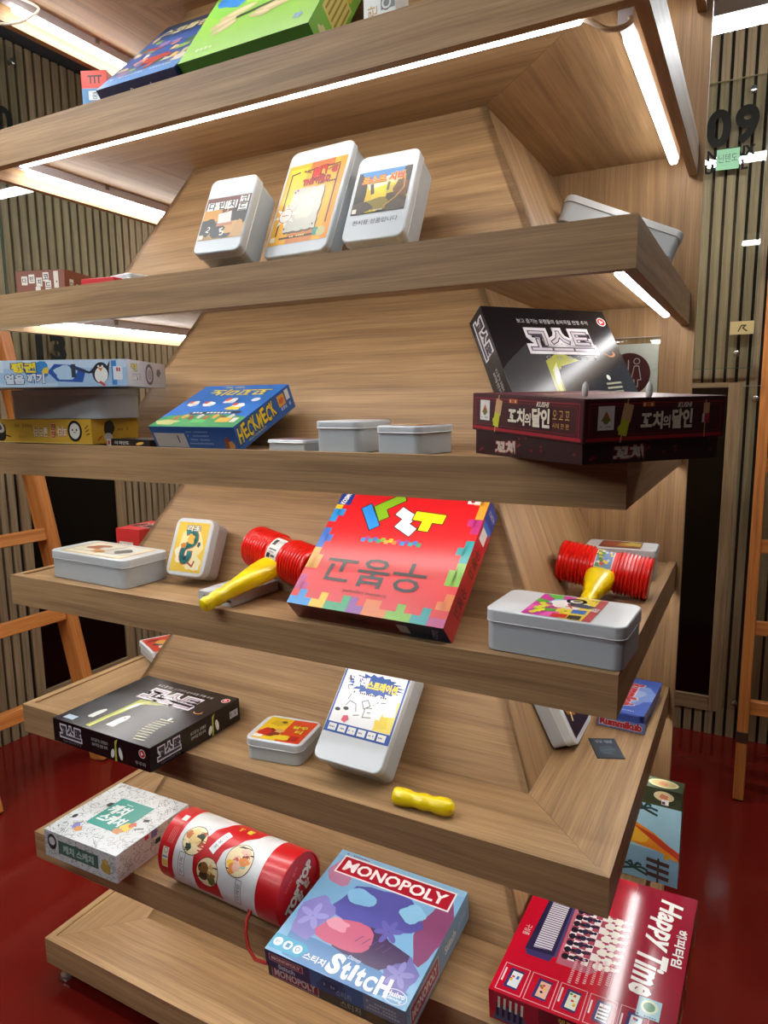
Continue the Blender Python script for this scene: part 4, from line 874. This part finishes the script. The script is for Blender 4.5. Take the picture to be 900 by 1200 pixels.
def art_tele(a):
    w, h = a.w, a.h; B = '#1d4f9e'
    a.rect(0, 0, w, h, '#e9ecee'); a.rect(0, 0, .004, h, B); a.rect(w-.004, 0, .004, h, B); a.rect(0, 0, w, .020, B)
    for i in range(6): a.rect(.008+.0215*i, .004, .0170, .013, '#e6e8e6'); tiny(a, .010+.0215*i, .009, .012, .003, '#5c6a80', 4, i)
    g = random.Random(8); P = []
    for i in range(40):
        t = 2*math.pi*i/40; f = (1.12 if i % 2 else .88)+g.uniform(-.06, .06); P.append((w*.52+.056*f*math.cos(t), h*.70+.019*f*math.sin(t)))
    a.poly(P, B); a.text('텔레', w*.30, h*.71, '#f0f0ea', w=.034, h=.021, bold=.05); a.text('스트레이션', w*.64, h*.69, '#f2d21f', w=.066, h=.018, bold=.05)
    tiny(a, w*.24, h*.55, w*.52, .004, '#5a5a62', 16, 2)
    K = '#55585e'
    for pts in ([(.2, .42), (.24, .5), (.34, .47), (.38, .36)], [(.42, .52), (.5, .56), (.56, .48), (.48, .42), (.42, .52)], [(.6, .5), (.66, .56)], [(.5, .30), (.62, .32), (.62, .46), (.5, .44), (.5, .30)], [(.66, .34), (.84, .36), (.82, .52), (.66, .48), (.66, .34)], [(.22, .6), (.2, .52)], [(.36, .3), (.44, .32)], [(.7, .56), (.84, .58)], [(.55, .38), (.64, .40)], [(.12, .72), (.16, .66)]): a.stroke([(x*w, y*h*.88) for x, y in pts], .0016, K)
    a.poly([(w-.004, h*.14), (w-.004, h*.56), (w*.78, h*.36), (w*.70, h*.14)], '#f0dc6a'); a.rect(w*.70, h*.17, .026, .026, '#ecd04a', rot=10); a.rect(w*.60, h*.28, .024, .028, '#edf0f0', rot=-6); a.rect(w*.78, h*.34, .024, .028, '#f2f3f1', rot=8); a.blob(w*.26, h*.20, .007, .007, '#d85a72', 3); a.oval(w*.1, h*.30, .006, .0035, '#2c2c30'); a.oval(w*.22, h*.33, .006, .0035, '#2c2c30'); a.stroke([(w*.11, h*.76), (w*.14, h*.70)], .004, '#33353a'); a.oval(w*.9, h*.92, .004, .004, '#b9bcc0')
te = tin('tall white tin with doodle sketchpad label leaning on the fifth shelf', place(.801, .083, Z5, -1.5, 46.5), .148, .215, .067, art_tele, (.003, .054, .142, .150), .018, lid_h=.016)
for i in range(17):
    o = box('spiral_ring', .012+.0072*i, .0155+.0072*i, .200, .2085, .0665, .0685, flat('#f0f1f0', .4), te, .0004)
# loose hammer grip
gp_ = thing('hammer_grip', 'short yellow plastic grip lying on the bare front deck', 'plastic grip', place(.974, .035, Z5+.0158, 4))
pf = [(0, .008), (.001, .0130), (.004, .0150), (.018, .0156), (.028, .0148), (.036, .0128), (.043, .0124), (.050, .0140), (.058, .0150), (.064, .0138), (.069, .0128), (.074, .0132), (.084, .0152), (.096, .0156), (.104, .0140), (.110, .0095), (.113, .003)]
link('grip', lathe(pf, 28), gp_, [M_YEL]); link('hollow_end', lathe([(-.0004, .0005), (-.0004, .0085)], 20), gp_, [flat('#b89a00', .5)])
def art_gold(a): a.rect(0, 0, a.w, a.h, '#2b1c22'); a.blob(a.w*.35, a.h*.5, .034, .040, '#b8702a', 3); a.blob(a.w*.32, a.h*.46, .022, .028, '#e6a83a', 5); a.stroke([(a.w*.2, a.h*.2), (a.w*.5, a.h*.8)], .006, '#f4d98a'); a.stroke([(a.w*.45, a.h*.25), (a.w*.2, a.h*.7)], .005, '#4a2a1c')
tin('white tin with glowing gold label propped on the right slope', place(1.181, .340, Z5, 90, 63), .150, .190, .050, art_gold, (.014, .012, .122, .15), .018, lid_h=.020)
M_RUM = flat('#2f4fae', .28, .1, .3)
def art_rum(a):
    a.rect(0, 0, a.w, a.h, '#3e63c0'); a.blob(a.w*.5, a.h*.5, .05, .06, '#7f9fe0', 3); a.blob(a.w*.45, a.h*.5, .03, .04, '#a9c0ee', 5); a.text('Rummikub', a.w*.46, a.h*.50, '#c8323c', w=.135, h=.036, rot=-90, bold=.05, out='#e9e0ea'); tiny(a, a.w*.2, a.h*.06, a.w*.6, .004, '#c6d4f2', 12, 2)
rk = tin('blue tin with red lettering at the back of the right wing', place(1.232, .505, Z5, -3.5), .096, .215, .040, art_rum, (.004, .004, .092, .207), .014, lid_h=.018, body_mat=M_RUM, lid_mat=M_RUM)
a = Art(.1, .024); a.rect(0, 0, .1, .024, '#6a84cc'); a.text('Rummikub', .049, .0125, '#c8202c', w=.088, h=.017, bold=.06, out='#dfe3f2'); a.build('side_print', rk, Matrix.Translation((0, .0022, .001)) @ face_matrix('front', .1, .215, .04))
cd = box('playing_card', 0, .054, 0, .084, 0, .0008, flat('#2f3b45', .35)); cd.matrix_world = place(1.262, .357, Z5+.0003, 24)
a = Art(.054, .084); a.rect(.002, .002, .05, .08, '#36434e'); a.text('유령', .027, .068, '#8aa0ae', w=.036, h=.012, bold=.02); a.blob(.027, .034, .016, .018, '#4c5c68', 3); a.stroke([(.014, .03), (.04, .036)], .003, '#5f7280'); a.stroke([(.016, .02), (.038, .016)], .002, '#5f7280'); a.build('card_print', cd, face_matrix('top', .054, .084, .0008))
tag(cd, 'dark slate coloured card lying flat near the blue tin', 'card')

# ---- sixth shelf
def doodle(a, n, seed):
    g = random.Random(seed); K = '#2a2c30'
    for i in range(n):
        x, y = g.uniform(.0, 1)*a.w, g.uniform(0, 1)*a.h; k = g.random(); r = g.uniform(.004, .010)
        if k < .45: a.lay = 1; a.ring(x, y, r, .0009, K, ry=r*g.uniform(.6, 1.3), n=8, a0=g.uniform(0, 90), a1=g.uniform(240, 400))
        elif k < .8: a.lay = 1; a.stroke([(x, y), (x+g.uniform(-.01, .01), y+g.uniform(-.01, .01)), (x+g.uniform(-.014, .014), y+g.uniform(-.014, .014))], .0010, K)
        else: a.lay = 1; a.oval(x, y, r*.22, r*.28, K, n=6)
def sk_top(a):
    w, h = a.w, a.h
    a.rect(0, 0, w, h, '#dde3e4'); doodle(a, 330, 3); a.lay = 4
    a.oval(w*.09, h*.30, .006, .008, '#2a2c30'); a.blob(w*.26, h*.62, .010, .009, '#26282c', 3)
    a.rect(w*.28, h*.27, w*.46, h*.50, '#3f9d92'); a.text('캐치', w*.43, h*.58, '#e6efee', w=.058, h=.038, bold=.05, shear=.15); a.text('스케치', w*.49, h*.42, '#e6efee', w=.078, h=.034, bold=.05, shear=.15); tiny(a, w*.40, h*.69, .03, .004, '#cfe6e2', 6, 1)
    a.blob(w*.73, h*.38, .016, .015, '#e8c24a', 4); a.blob(w*.70, h*.30, .014, .010, '#c98a5a', 5); a.blob(w*.76, h*.44, .008, .010, '#d9603a', 6); a.rect(w*.80, h*.54, .014, .010, '#2a2c30', rot=20); a.rect(w*.86, h*.37, .004, .022, '#2a2c30', rot=-60)
    a.blob(w*.25, h*.18, .009, .010, '#8a8ad0', 7); a.blob(w*.31, h*.15, .010, .009, '#e0a05a', 8)
def sk_front(a):
    a.rect(0, 0, a.w, a.h, '#ccd2d4'); doodle(a, 120, 5); a.lay = 4
    a.rect(a.w*.20, a.h*.26, a.w*.56, a.h*.5, '#3f6a62'); a.text('캐치 스케치', a.w*.48, a.h*.50, '#a9c2bc', w=.098, h=.020, bold=.04); a.oval(a.w*.11, a.h*.62, .015, .019, '#2d2f34'); a.oval(a.w*.11, a.h*.64, .010, .010, '#c9cfd0'); a.blob(a.w*.86, a.h*.42, .016, .013, '#b89a4a', 4); a.blob(a.w*.86, a.h*.66, .008, .006, '#c9a95a', 6); a.rect(0, 0, a.w, .0008, '#9aa0a2')
def sk_right(a): a.rect(0, 0, a.w, a.h, '#e6eaea'); a.lay = 1; b_ = Art(a.w, a.h); doodle(a, 90, 7); a.lay = 4; a.rect(a.w*.45, a.h*.72, .018, .018, '#8a86c8'); a.rect(a.w*.36, a.h*.82, .012, .010, '#c8404a'); a.rect(a.w*.5, a.h*.4, .016, .012, '#2a2c30')
carton('white doodle-covered game box with teal panel at the left', place(.105, -.046, ZT[6]+.0003, 1.2, -1.0), .229, .226, .064, '#e3e7e7', '#f0f0ee', .056, arts={'top': sk_top, 'front': sk_front, 'right': sk_right})
# tube canister
tr = .0730; tl = .316
tc = thing('game_tube', 'red and white cylindrical game tube lying beside doodle box', 'game tube', place(.436, .060, Z6+tr+.001, -2))
M_TW = flat('#e2e5e6', .33, 0, .2); M_TR = flat('#c8161f', .33, 0, .2)
link('tube_body', lathe([(.0, tr*.97), (.001, tr*.99), (.262, tr*.99), (.264, tr*.9)], 96), tc, [M_TW])
capb = link('base_cap', lathe([(-.004, .001), (-.004, tr*.96), (-.002, tr), (.030, tr), (.031, tr*.985)], 96), tc, [M_TR])
cap = link('lid', lathe([(.262, tr*.985), (.263, tr), (tl-.003, tr), (tl, tr*.985), (tl, tr*.95), (tl-.004, tr*.93), (tl-.004, .001)], 96), tc, [M_TR])
class TB:
    step = tr*R(6)
    def __call__(s, u, v, h): t = -v/tr + R(205); rr = tr*.99+h; return Vector((u, rr*math.cos(t), rr*math.sin(t)))
# v grows over the top: v = 0 underneath at the front, front face ~ .03-.10, top ~ .14
a = Art(.262, tr*R(300)); RD = '#c8161f'
a.rect(.0, 0, .040, a.h, RD)
V = lambda ang: (205-ang)*math.pi/180*tr
BL_ = [(-60, .105), (20, .12), (60, .138), (81, .130), (105, .112), (130, .100), (150, .094), (168, .097), (190, .104), (205, .108)]
BR_ = [(-60, .18), (20, .21), (60, .216), (81, .214), (105, .188), (130, .160), (150, .156), (168, .163), (190, .172), (205, .176)]
def lerp(T, q):
    for (a0, b0), (a1, b1) in zip(T, T[1:]):
        if a0 <= q <= a1: f = (q-a0)/(a1-a0); f = f*f*(3-2*f); return b0+(b1-b0)*f
    return T[-1][1]
for k in range(-60, 205, 5): a.poly([(lerp(BL_, k), V(k)), (lerp(BR_, k), V(k)), (lerp(BR_, k+5), V(k+5)), (lerp(BL_, k+5), V(k+5))], RD, same=k > -60)
def face_disc(u, v, r, cols, seed):
    a.oval(u, v, r+.0015, r+.0015, '#2a1d18', n=28); a.oval(u, v, r, r, '#f0dcae', n=28); g = random.Random(seed)
    for i in range(11): a.blob(u+g.uniform(-.6, .6)*r, v+g.uniform(-.6, .6)*r, r*g.uniform(.22, .4), r*g.uniform(.2, .36), g.choice(cols), i+seed)
face_disc(.081, V(128), .029, ['#d9a64a', '#a5502c', '#5c7a3a', '#e9c98a', '#2d3a2c', '#c97a4a'], 2)
face_disc(.137, V(166), .028, ['#8a5a2a', '#d9a04a', '#3a2a1c', '#e0b46a', '#5c6a3a'], 9)
face_disc(.205, V(131), .031, ['#e58a3a', '#f0c23a', '#c8463a', '#e9b9a0', '#9ac0b0', '#7a3a3a'], 16)
a.rect(.056, V(190), .017, .050, '#e6e9ea'); a.frame(.056, V(190), .017, .050, .001, '#4a3a38'); a.text('부가쏙', .0645, V(172), '#8a4a48', w=.034, h=.009, rot=90)
a.rect(.133, V(136), .017, .050, '#eef0f0', rot=-22); a.text('쑥쑥이', .1415, V(117), '#5a4a48', w=.032, h=.009, rot=68)
a.frame(.212, V(196), .015, .050, .001, '#4a3a38'); a.text('어깨왕', .2195, V(176), '#5a4a48', w=.034, h=.009, rot=90)
a.text('T', .160, V(80), '#e6d24a', h=.014, bold=.04); a.text('탑', .184, V(78), '#ecd24a', h=.016, bold=.05)
a.rect(.018, V(106), .014, .015, '#e9e2dc'); [a.rect(.016+.0045*i, V(146), .0012, .034, '#e58a88') for i in range(4)]
a.rect(.010, V(186), .017, .042, '#efe9d2'); a.rect(.0115, V(184), .014, .014, '#e6c04a'); a.ring(.0185, V(158), .005, .0012, '#7a7a5a'); a.rect(.0115, V(170), .014, .004, '#6aa0c0')
a.build('wrap_print', tc, None, bend=TB())
ca = Art(2*tr, 2*tr); cw = '#f2efe8'
ca.text('TOP', tr*.80, tr*.72, cw, w=.052, h=.026, rot=38, bold=.07, out='#7a0c12'); ca.text('TOP', tr*1.35, tr*1.25, cw, w=.052, h=.026, rot=38, bold=.07, out='#7a0c12'); ca.text('2', tr*1.02, tr*1.15, cw, h=.018, bold=.05); ca.text('탑', tr*1.12, tr*.70, cw, h=.020, rot=20, bold=.04); ca.text('탑', tr*1.42, tr*.92, cw, h=.020, rot=20, bold=.04)
ca.text('신나는 놀이', tr*.72, tr*1.42, '#e6b8b4', w=.05, h=.006, rot=38); ca.text('TOP TOP BY GAMES', tr*1.30, tr*.42, '#e6b8b4', w=.062, h=.005, rot=38)
ca.build('lid_print', cap, Matrix(((0, 0, 1, tl-.0041), (1, 0, 0, -tr), (0, 1, 0, -tr), (0, 0, 0, 1))))
link('eyelet', lathe([(-.001, .001), (-.001, .005), (.0015, .005), (.002, .003)], 14), tc, [flat('#7a1a14', .4)]).matrix_local = Matrix.Translation((.245, -tr*.90, -tr*.38)) @ Matrix.Rotation(R(-70), 4, 'Z') @ Matrix.Rotation(R(180), 4, 'Z')
link('cord', tube_along([(.246, -.064, -.027), (.250, -.082, -.036), (.255, -.092, -.055), (.265, -.098, -.078), (.285, -.102, -.092), (.310, -.098, -.092), (.332, -.086, -.083), (.348, -.070, -.070)], .0035, 8), tc, [flat('#c82a1e', .6)])
# blue property trading game
def mono_top(a):
    w, h = a.w, a.h
    a.rect(0, 0, w, h, '#7fb4da'); a.blob(w*.12, h*.80, .03, .035, '#b57f9e', 4); a.blob(w*.92, h*.6, .03, .07, '#8a4a72', 6); a.blob(w*.5, h*.10, .12, .03, '#4f86bd', 8); a.rect(0, h*.94, w, h*.06, '#8fc0e0')
    # generic abstract swirls and leaves in the same blues, violets and pinks
    a.blob(w*.52, h*.58, .085, .055, '#5a5aa8', 3, rough=.2); a.blob(w*.14, h*.36, .034, .05, '#8a84c8', 5); a.blob(w*.86, h*.20, .032, .038, '#7470b8', 7); a.blob(w*.60, h*.30, .07, .035, '#4a3560', 9, rough=.2); a.blob(w*.42, h*.32, .058, .032, '#d06a88', 2, rough=.15); a.blob(w*.33, h*.37, .024, .013, '#e9a0b4', 4); a.blob(w*.74, h*.66, .026, .020, '#8fc8ea', 6); a.blob(w*.36, h*.64, .030, .020, '#86bfe6', 1)
    for cx, cy, n, L, c in ((.14, .36, 5, .030, '#a39fdc'), (.86, .20, 5, .026, '#8f8bcc'), (.66, .46, 6, .026, '#6b66b4')):
        for i in range(n):
            t = R(360*i/n+20); a.oval(w*cx+L*.55*math.cos(t), h*cy+L*.55*math.sin(t), L*.5, L*.22, c, 360*i/n+20, n=14)
    for i in range(5): a.stroke([(w*(.50+.05*i), h*.30), (w*(.53+.05*i), h*.36)], .0016, '#6a5080')
    a.poly([(w*.055, h*.775), (w*.945, h*.775), (w*.945, h*.955), (w*.055, h*.955)], '#f2eef0'); a.rect(w*.067, h*.787, w*.866, h*.156, '#b0162e'); a.text('MONOPOLY', w*.5, h*.865, '#f6f3f2', w=w*.80, h=h*.105, bold=.028)
    a.rect(0, h*.025, w*.23, h*.115, '#2f9fc4'); a.poly([(w*.23, h*.025), (w*.27, h*.10), (w*.23, h*.14)], '#2f9fc4')
    for i in range(3): a.oval(w*(.05+.075*i), h*.083, .009, .009, '#dff0f6')
    a.text('8+', w*.05, h*.083, '#2f7fa4', w=.010); a.rect(w*.112, h*.066, .008, .009, '#2f7fa4'); a.ring(w*.20, h*.083, .004, .0013, '#2f7fa4')
    a.text('스티치', w*.335, h*.068, '#eef4f8', w=w*.155, h=h*.052, bold=.03)
    a.text('Disney', w*.565, h*.175, '#e6eef6', w=.026, h=.010, shear=.2); x = w*.43
    for i, (ch, r_, dy) in enumerate(zip('StitCH', (-4, 6, 0, 5, -4, 3), (.004, 0, .002, 0, -.004, 0))):
        wd = (.025, .015, .009, .015, .020, .024)[i]; a.text(ch, x+wd/2, h*.085+dy, '#f4f6f8', w=wd, h=(.042, .036, .032, .036, .029, .036)[i], rot=r_, bold=.05); x += wd+.0028
    a.text('Hasbro', w*.905, h*.072, '#eef2f8', w=.032, h=.010, rot=4, bold=.03); a.text('Gaming', w*.905, h*.038, '#eef2f8', w=.028, h=.007, bold=.02); a.ring(w*.905, h*.056, .021, .0014, '#dfe6f4', ry=.013); tiny(a, w*.06, h*.965, .06, .003, '#7a3a58', 12, 2)
def mono_front(a):
    w, h = a.w, a.h
    a.rect(0, 0, w, h, '#3f6ea6'); a.rect(0, 0, w*.34, h, '#3a3260'); a.blob(w*.5, h*.5, .03, .02, '#33548a', 2); a.rect(w*.72, 0, w*.28, h, '#7d8aa0'); [tiny(a, w*.74, h*(.2+.2*i), w*.22, .004, '#c9d2de', 12, i) for i in range(3)]
    a.rect(w*.03, h*.45, w*.26, h*.42, '#d9d2da'); a.rect(w*.035, h*.48, w*.25, h*.36, '#a8182e'); a.text('MONOPOLY', w*.16, h*.66, '#efe9ea', w=w*.22, h=h*.2, bold=.04); a.text('Stitch', w*.16, h*.25, '#d6dbea', w=w*.13, h=h*.28, bold=.04); a.rect(w*.43, h*.3, .032, .016, '#223a66'); tiny(a, w*.44, h*.4, .024, .006, '#8fa8cc', 5, 2); a.text('스티치', w*.58, h*.3, '#b9c8de', w=.03, h=.012)
def mono_right(a): a.rect(0, 0, a.w, a.h, '#7aa6c6'); a.rect(a.w*.05, a.h*.12, a.w*.42, a.h*.72, '#d8d0d8'); a.rect(a.w*.06, a.h*.18, a.w*.40, a.h*.6, '#a8203c'); a.text('MONOPOLY', a.w*.26, a.h*.48, '#efe6ea', w=a.w*.37, h=a.h*.34, bold=.04); a.text('Stitch', a.w*.66, a.h*.5, '#e6edf2', w=.05, h=.018, bold=.04); a.text('스티치', a.w*.86, a.h*.5, '#d6e2ea', w=.035, h=.014)
def mono_base(a): a.rect(0, 0, a.w, a.h, '#4a4c2e'); a.rect(a.w*.03, a.h*.08, a.w*.36, a.h*.9, '#d2c8c8'); a.rect(a.w*.035, a.h*.14, a.w*.35, a.h*.8, '#9a1830'); a.text('MONOPOLY', a.w*.21, a.h*.58, '#e6dede', w=a.w*.32, h=.017, bold=.04); a.text('스티치', a.w*.62, a.h*.5, '#c9cfb0', w=.04, h=.014); a.blob(a.w*.8, a.h*.5, .02, .01, '#6a5a2a', 3)
mm = carton('blue game box with red title banner leaning over the front edge', place(.774, -.085, Z6, -.6, 6.7), .285, .270, .060, '#5f96c4', '#3f4a2c', .036, arts={'top': mono_top, 'right': mono_right}, rough=.3)
_l = [c for c in mm.children if c.name.startswith('lid')][0]; _b = [c for c in mm.children if c.name.startswith('base')][0]
a = Art(.285, .036); mono_front(a); a.build('front_print', _l, Matrix.Translation((0, 0, .024)) @ face_matrix('front', .285, .27, .036))
a = Art(.282, .026); mono_base(a); a.build('front_print', _b, Matrix.Translation((.0015, .0015, 0)) @ face_matrix('front', .282, .27, .026))
def hp_top(a):
    w, h = a.w, a.h
    a.rect(0, 0, w, h, '#c8102e'); a.rect(w*.62, 0, w*.38, h, '#96142f'); a.poly([(w*.45, h), (w*.62, h*.96), (w*.62, 0), (w*.58, 0), (w*.56, h*.5)], '#b01230')
    FY = lambda v: h*(.27+.42*v)
    a.poly([(w*.115, FY(1)), (w*.275, FY(1)), (w*.275, FY(.10)), (w*.095, FY(.08))], '#2a2548'); a.poly([(w*.095, FY(.08)), (w*.275, FY(.10)), (w*.26, FY(0)), (w*.12, FY(0))], '#3d3768'); a.poly([(w*.275, FY(.10)), (w*.275, FY(1)), (w*.292, FY(1)), (w*.292, FY(.08))], '#4a4470'); a.poly([(w*.145, FY(.97)), (w*.255, FY(.97)), (w*.250, FY(.16)), (w*.140, FY(.14))], '#d8d5dc')
    for i in range(22): a.stroke([(w*.140, FY(.155+.037*i)), (w*.253, FY(.165+.0368*i))], .0022, '#55506e', same=i > 0)
    a.poly([(w*.292, FY(1)), (w*.62, FY(1)), (w*.62, FY(.30)), (w*.50, FY(.02)), (w*.30, FY(.02))], '#b8687a')
    for i in range(7):
        for j in range(8):
            x = w*(.315+.040*i); y = FY(.12+.11*j); a.poly([(x, y), (x+w*.040, y), (x+w*.040, y+h*.0455), (x, y+h*.0455)], '#efe6e6' if (i+j) % 2 else '#a8485c', same=(i+j) > 0)
    def pawn(x, y, c, s_): a.oval(x, y, .0055*s_, .0065*s_, c, n=12); a.oval(x+.010*s_, y+.0015, .0050*s_, .0040*s_, c, n=12); a.stroke([(x-.004*s_, y), (x+.016*s_, y+.002)], .0042*s_, c); a.oval(x+.017*s_, y+.003, .0036*s_, .0036*s_, c, n=10)
    for i in range(8): pawn(w*.335, FY(.16+.11*i), '#211d33', 1.1); pawn(w*.400, FY(.18+.11*i), '#2c2742', 1.0)
    for i in range(8): pawn(w*.520, FY(.16+.11*i), '#ece6da', 1.0); pawn(w*.585, FY(.18+.11*i), '#f1ecdf', 1.0)
    a.text('Happy', w*.835, h*.745, '#f6f3ee', w=h*.37, h=w*.18, rot=-90, bold=.032, shear=.22); a.text('Time', w*.810, h*.40, '#f6f3ee', w=h*.27, h=w*.18, rot=-90, bold=.032, shear=.22); a.text('해피타임', w*.945, h*.62, '#f2ece8', w=h*.25, h=w*.062, rot=-90, bold=.03)
    a.lay += 1
    for i in range(6):
        g = random.Random(i)
        for j in range(13): a.rect(w*(.40+.040*i), h*(.19+.012*j+.012*i), .0048, .0030*g.uniform(.6, 1), '#e6a8b0', same=True)
    a.text('구성품', w*.065, h*.42, '#f0d8da', w=.026, h=.012, rot=-90)
    for i in range(5):
        x, y = w*(.030+.170*i), h*(.015); a.frame(x, y, w*.155, h*.165, .0014, '#e6a9b2'); a.rect(x+.012, y+.010, w*.082, h*.115, '#3a3568', rot=-3); a.rect(x+.017, y+.014, w*.06, h*.090, ('#dfe6e6', '#e2b4a0', '#dfe2cc', '#efe9e6', '#d6dbe0')[i], rot=-3)
        tiny(a, x+.0035, y+.02, .004, .03, '#f0d4d8', 1, i)
        g = random.Random(20+i)
        if i == 3:
            for q in range(16): a.rect(x+.018+.004*(q % 4), y+.016+.007*(q//4), .0038, .0035, '#2a2548')
        else:
            for q in range(5): a.blob(x+.018+g.uniform(0, .012), y+.020+g.uniform(0, .024), .0025, .0025, g.choice(['#c84a3a', '#3a6ab0', '#4a8a4a', '#2a2a30', '#e0c040']), q)
    a.rect(w*.79, h*.155, .035, .038, '#a9cdd8'); a.oval(w*.79+.0175, h*.155+.022, .013, .013, '#d8e2c0'); a.oval(w*.79+.0175, h*.155+.022, .009, .009, '#4a8a62'); tiny(a, w*.795, h*.16, .03, .003, '#5c7a86', 8, 2)
    a.stroke([(w*.625, h*.12), (w*.625, h*.97)], .001, '#c8707c')
def hp_right(a):
    w, h = a.w, a.h
    a.rect(0, 0, w, h, '#a67c3a'); a.rect(w*.86, 0, w*.14, h, '#b9a98a'); a.rect(w*.80, h*.15, .030, h*.62, '#d2d2cc'); a.rect(w*.805, h*.25, .024, h*.4, '#8f9496'); a.rect(w*.58, h*.12, w*.16, h*.6, '#d9cf1e'); tiny(a, w*.6, h*.35, .05, .012, '#a89a10', 6, 1); a.poly([(w*.40, h), (w*.72, h), (w*.56, h*.1), (w*.46, h*.1)], '#c01a2c'); a.oval(w*.50, h*.55, .022, .018, '#d8c9a0'); a.oval(w*.50, h*.55, .017, .014, '#b08a4a'); a.ring(w*.50, h*.55, .010, .002, '#e6dcc0'); a.text('Time', w*.27, h*.5, '#efe6d0', w=.075, h=.034, bold=.04, shear=.3)
def hp_front(a):
    w, h = a.w, a.h
    a.rect(0, 0, w, h, '#7a1024'); a.rect(0, 0, w*.30, h, '#b3142e'); a.poly([(w*.02, h*.05), (w*.24, h*.05), (w*.20, h*.55), (w*.06, h*.55)], '#55507a')
    for i in range(5): a.stroke([(w*(.05+.035*i), h*.2), (w*(.055+.035*i), h*.62)], .005, '#241f38'); a.stroke([(w*(.06+.035*i), h*.5), (w*(.065+.035*i), h*.85)], .004, '#e9e0cc')
    a.text('Happy Time', w*.66, h*.55, '#f0ebe6', w=w*.5, h=h*.5, bold=.05, shear=.2); a.text('해피타임', w*.5, h*.85, '#e2b24a', w=.05, h=.010)
carton('big crimson game box with white cursive title at the bottom right corner', place(1.164, .013, ZT[6]+.0003, -1.7, 2.7, -2), .2850, .358, .055, '#a3122c', '#7c5a30', .047, arts={'top': hp_top, 'right': hp_right, 'front': hp_front}, rough=.13)
def isl_front(a):
    w, h = a.w, a.h
    a.rect(0, 0, w, h, '#a6d8e8'); a.rect(0, 0, w, h*.34, '#86b6d2'); a.rect(0, h*.82, w, h*.18, '#3a4a2a'); a.blob(w*.25, h*.80, .06, .024, '#4f7a34', 3); a.blob(w*.75, h*.93, .05, .02, '#2e3a22', 5)
    a.poly([(0, h*.62), (w*.35, h*.66), (w*.55, h*.60), (w*.75, h*.52), (w*.9, h*.42), (w, h*.37), (w, h*.27), (w*.8, h*.34), (w*.6, h*.36), (w*.4, h*.40), (0, h*.30)], '#f29a2e'); a.blob(w*.52, h*.46, .034, .018, '#f6bf3a', 11); a.poly([(w*.5, h*.58), (w*.75, h*.50), (w, h*.37), (w, h*.30), (w*.8, h*.40)], '#d84a2e'); a.blob(w*.3, h*.50, .03, .018, '#f2c23a', 7); a.blob(w*.40, h*.72, .02, .016, '#f0d04a', 2); a.blob(w*.36, h*.62, .014, .016, '#e9e0d4', 9)
    for cx, cy in ((.62, .76), (.55, .10)):
        for t in (20, 60, 110, 150, 200, 340): a.stroke([(w*cx, h*cy), (w*cx+.016*math.cos(R(t)), h*cy+.014*math.sin(R(t))), (w*cx+.030*math.cos(R(t)), h*cy+.016*math.sin(R(t))-.004)], .005, '#14403a')
    a.stroke([(w*.80, 0), (w*.80, h*.26)], .004, '#3a2a26')
    for i in range(3): a.rect(w*.68, h*(.20-.075*i), .046, .009, '#4a3430', rot=-6)
    a.oval(w*.82, h*.93, .020, .011, '#d8cc9a'); a.blob(w*.82, h*.925, .009, .006, '#c97a5a', 4); a.rect(w*.80, h*.845, .014, .012, '#efefec'); a.rect(w*.806, h*.85, .006, .006, '#33383a'); a.blob(w*.88, h*.30, .006, .006, '#d9a52a', 3); a.blob(w*.2, h*.9, .02, .01, '#6a5a4a', 6); a.blob(w*.5, h*.88, .012, .008, '#8a7a5a', 8)
def isl_top(a): a.rect(0, 0, a.w, a.h, '#36442a'); a.blob(a.w*.3, a.h*.5, .05, .014, '#4f7a34', 3); a.oval(a.w*.80, a.h*.52, .030, .017, '#d8cc9a'); a.oval(a.w*.80, a.h*.52, .025, .013, '#b9a870'); a.blob(a.w*.80, a.h*.5, .010, .007, '#c97a5a', 4); a.blob(a.w*.55, a.h*.3, .014, .008, '#6f7f4a', 6)
carton('upright tropical island game box on the right wing above crimson box', place(1.212, .495, ZT[6]+.0003, -.5), .200, .045, .217, '#6f6a5a', arts={'front': isl_front, 'top': isl_top})
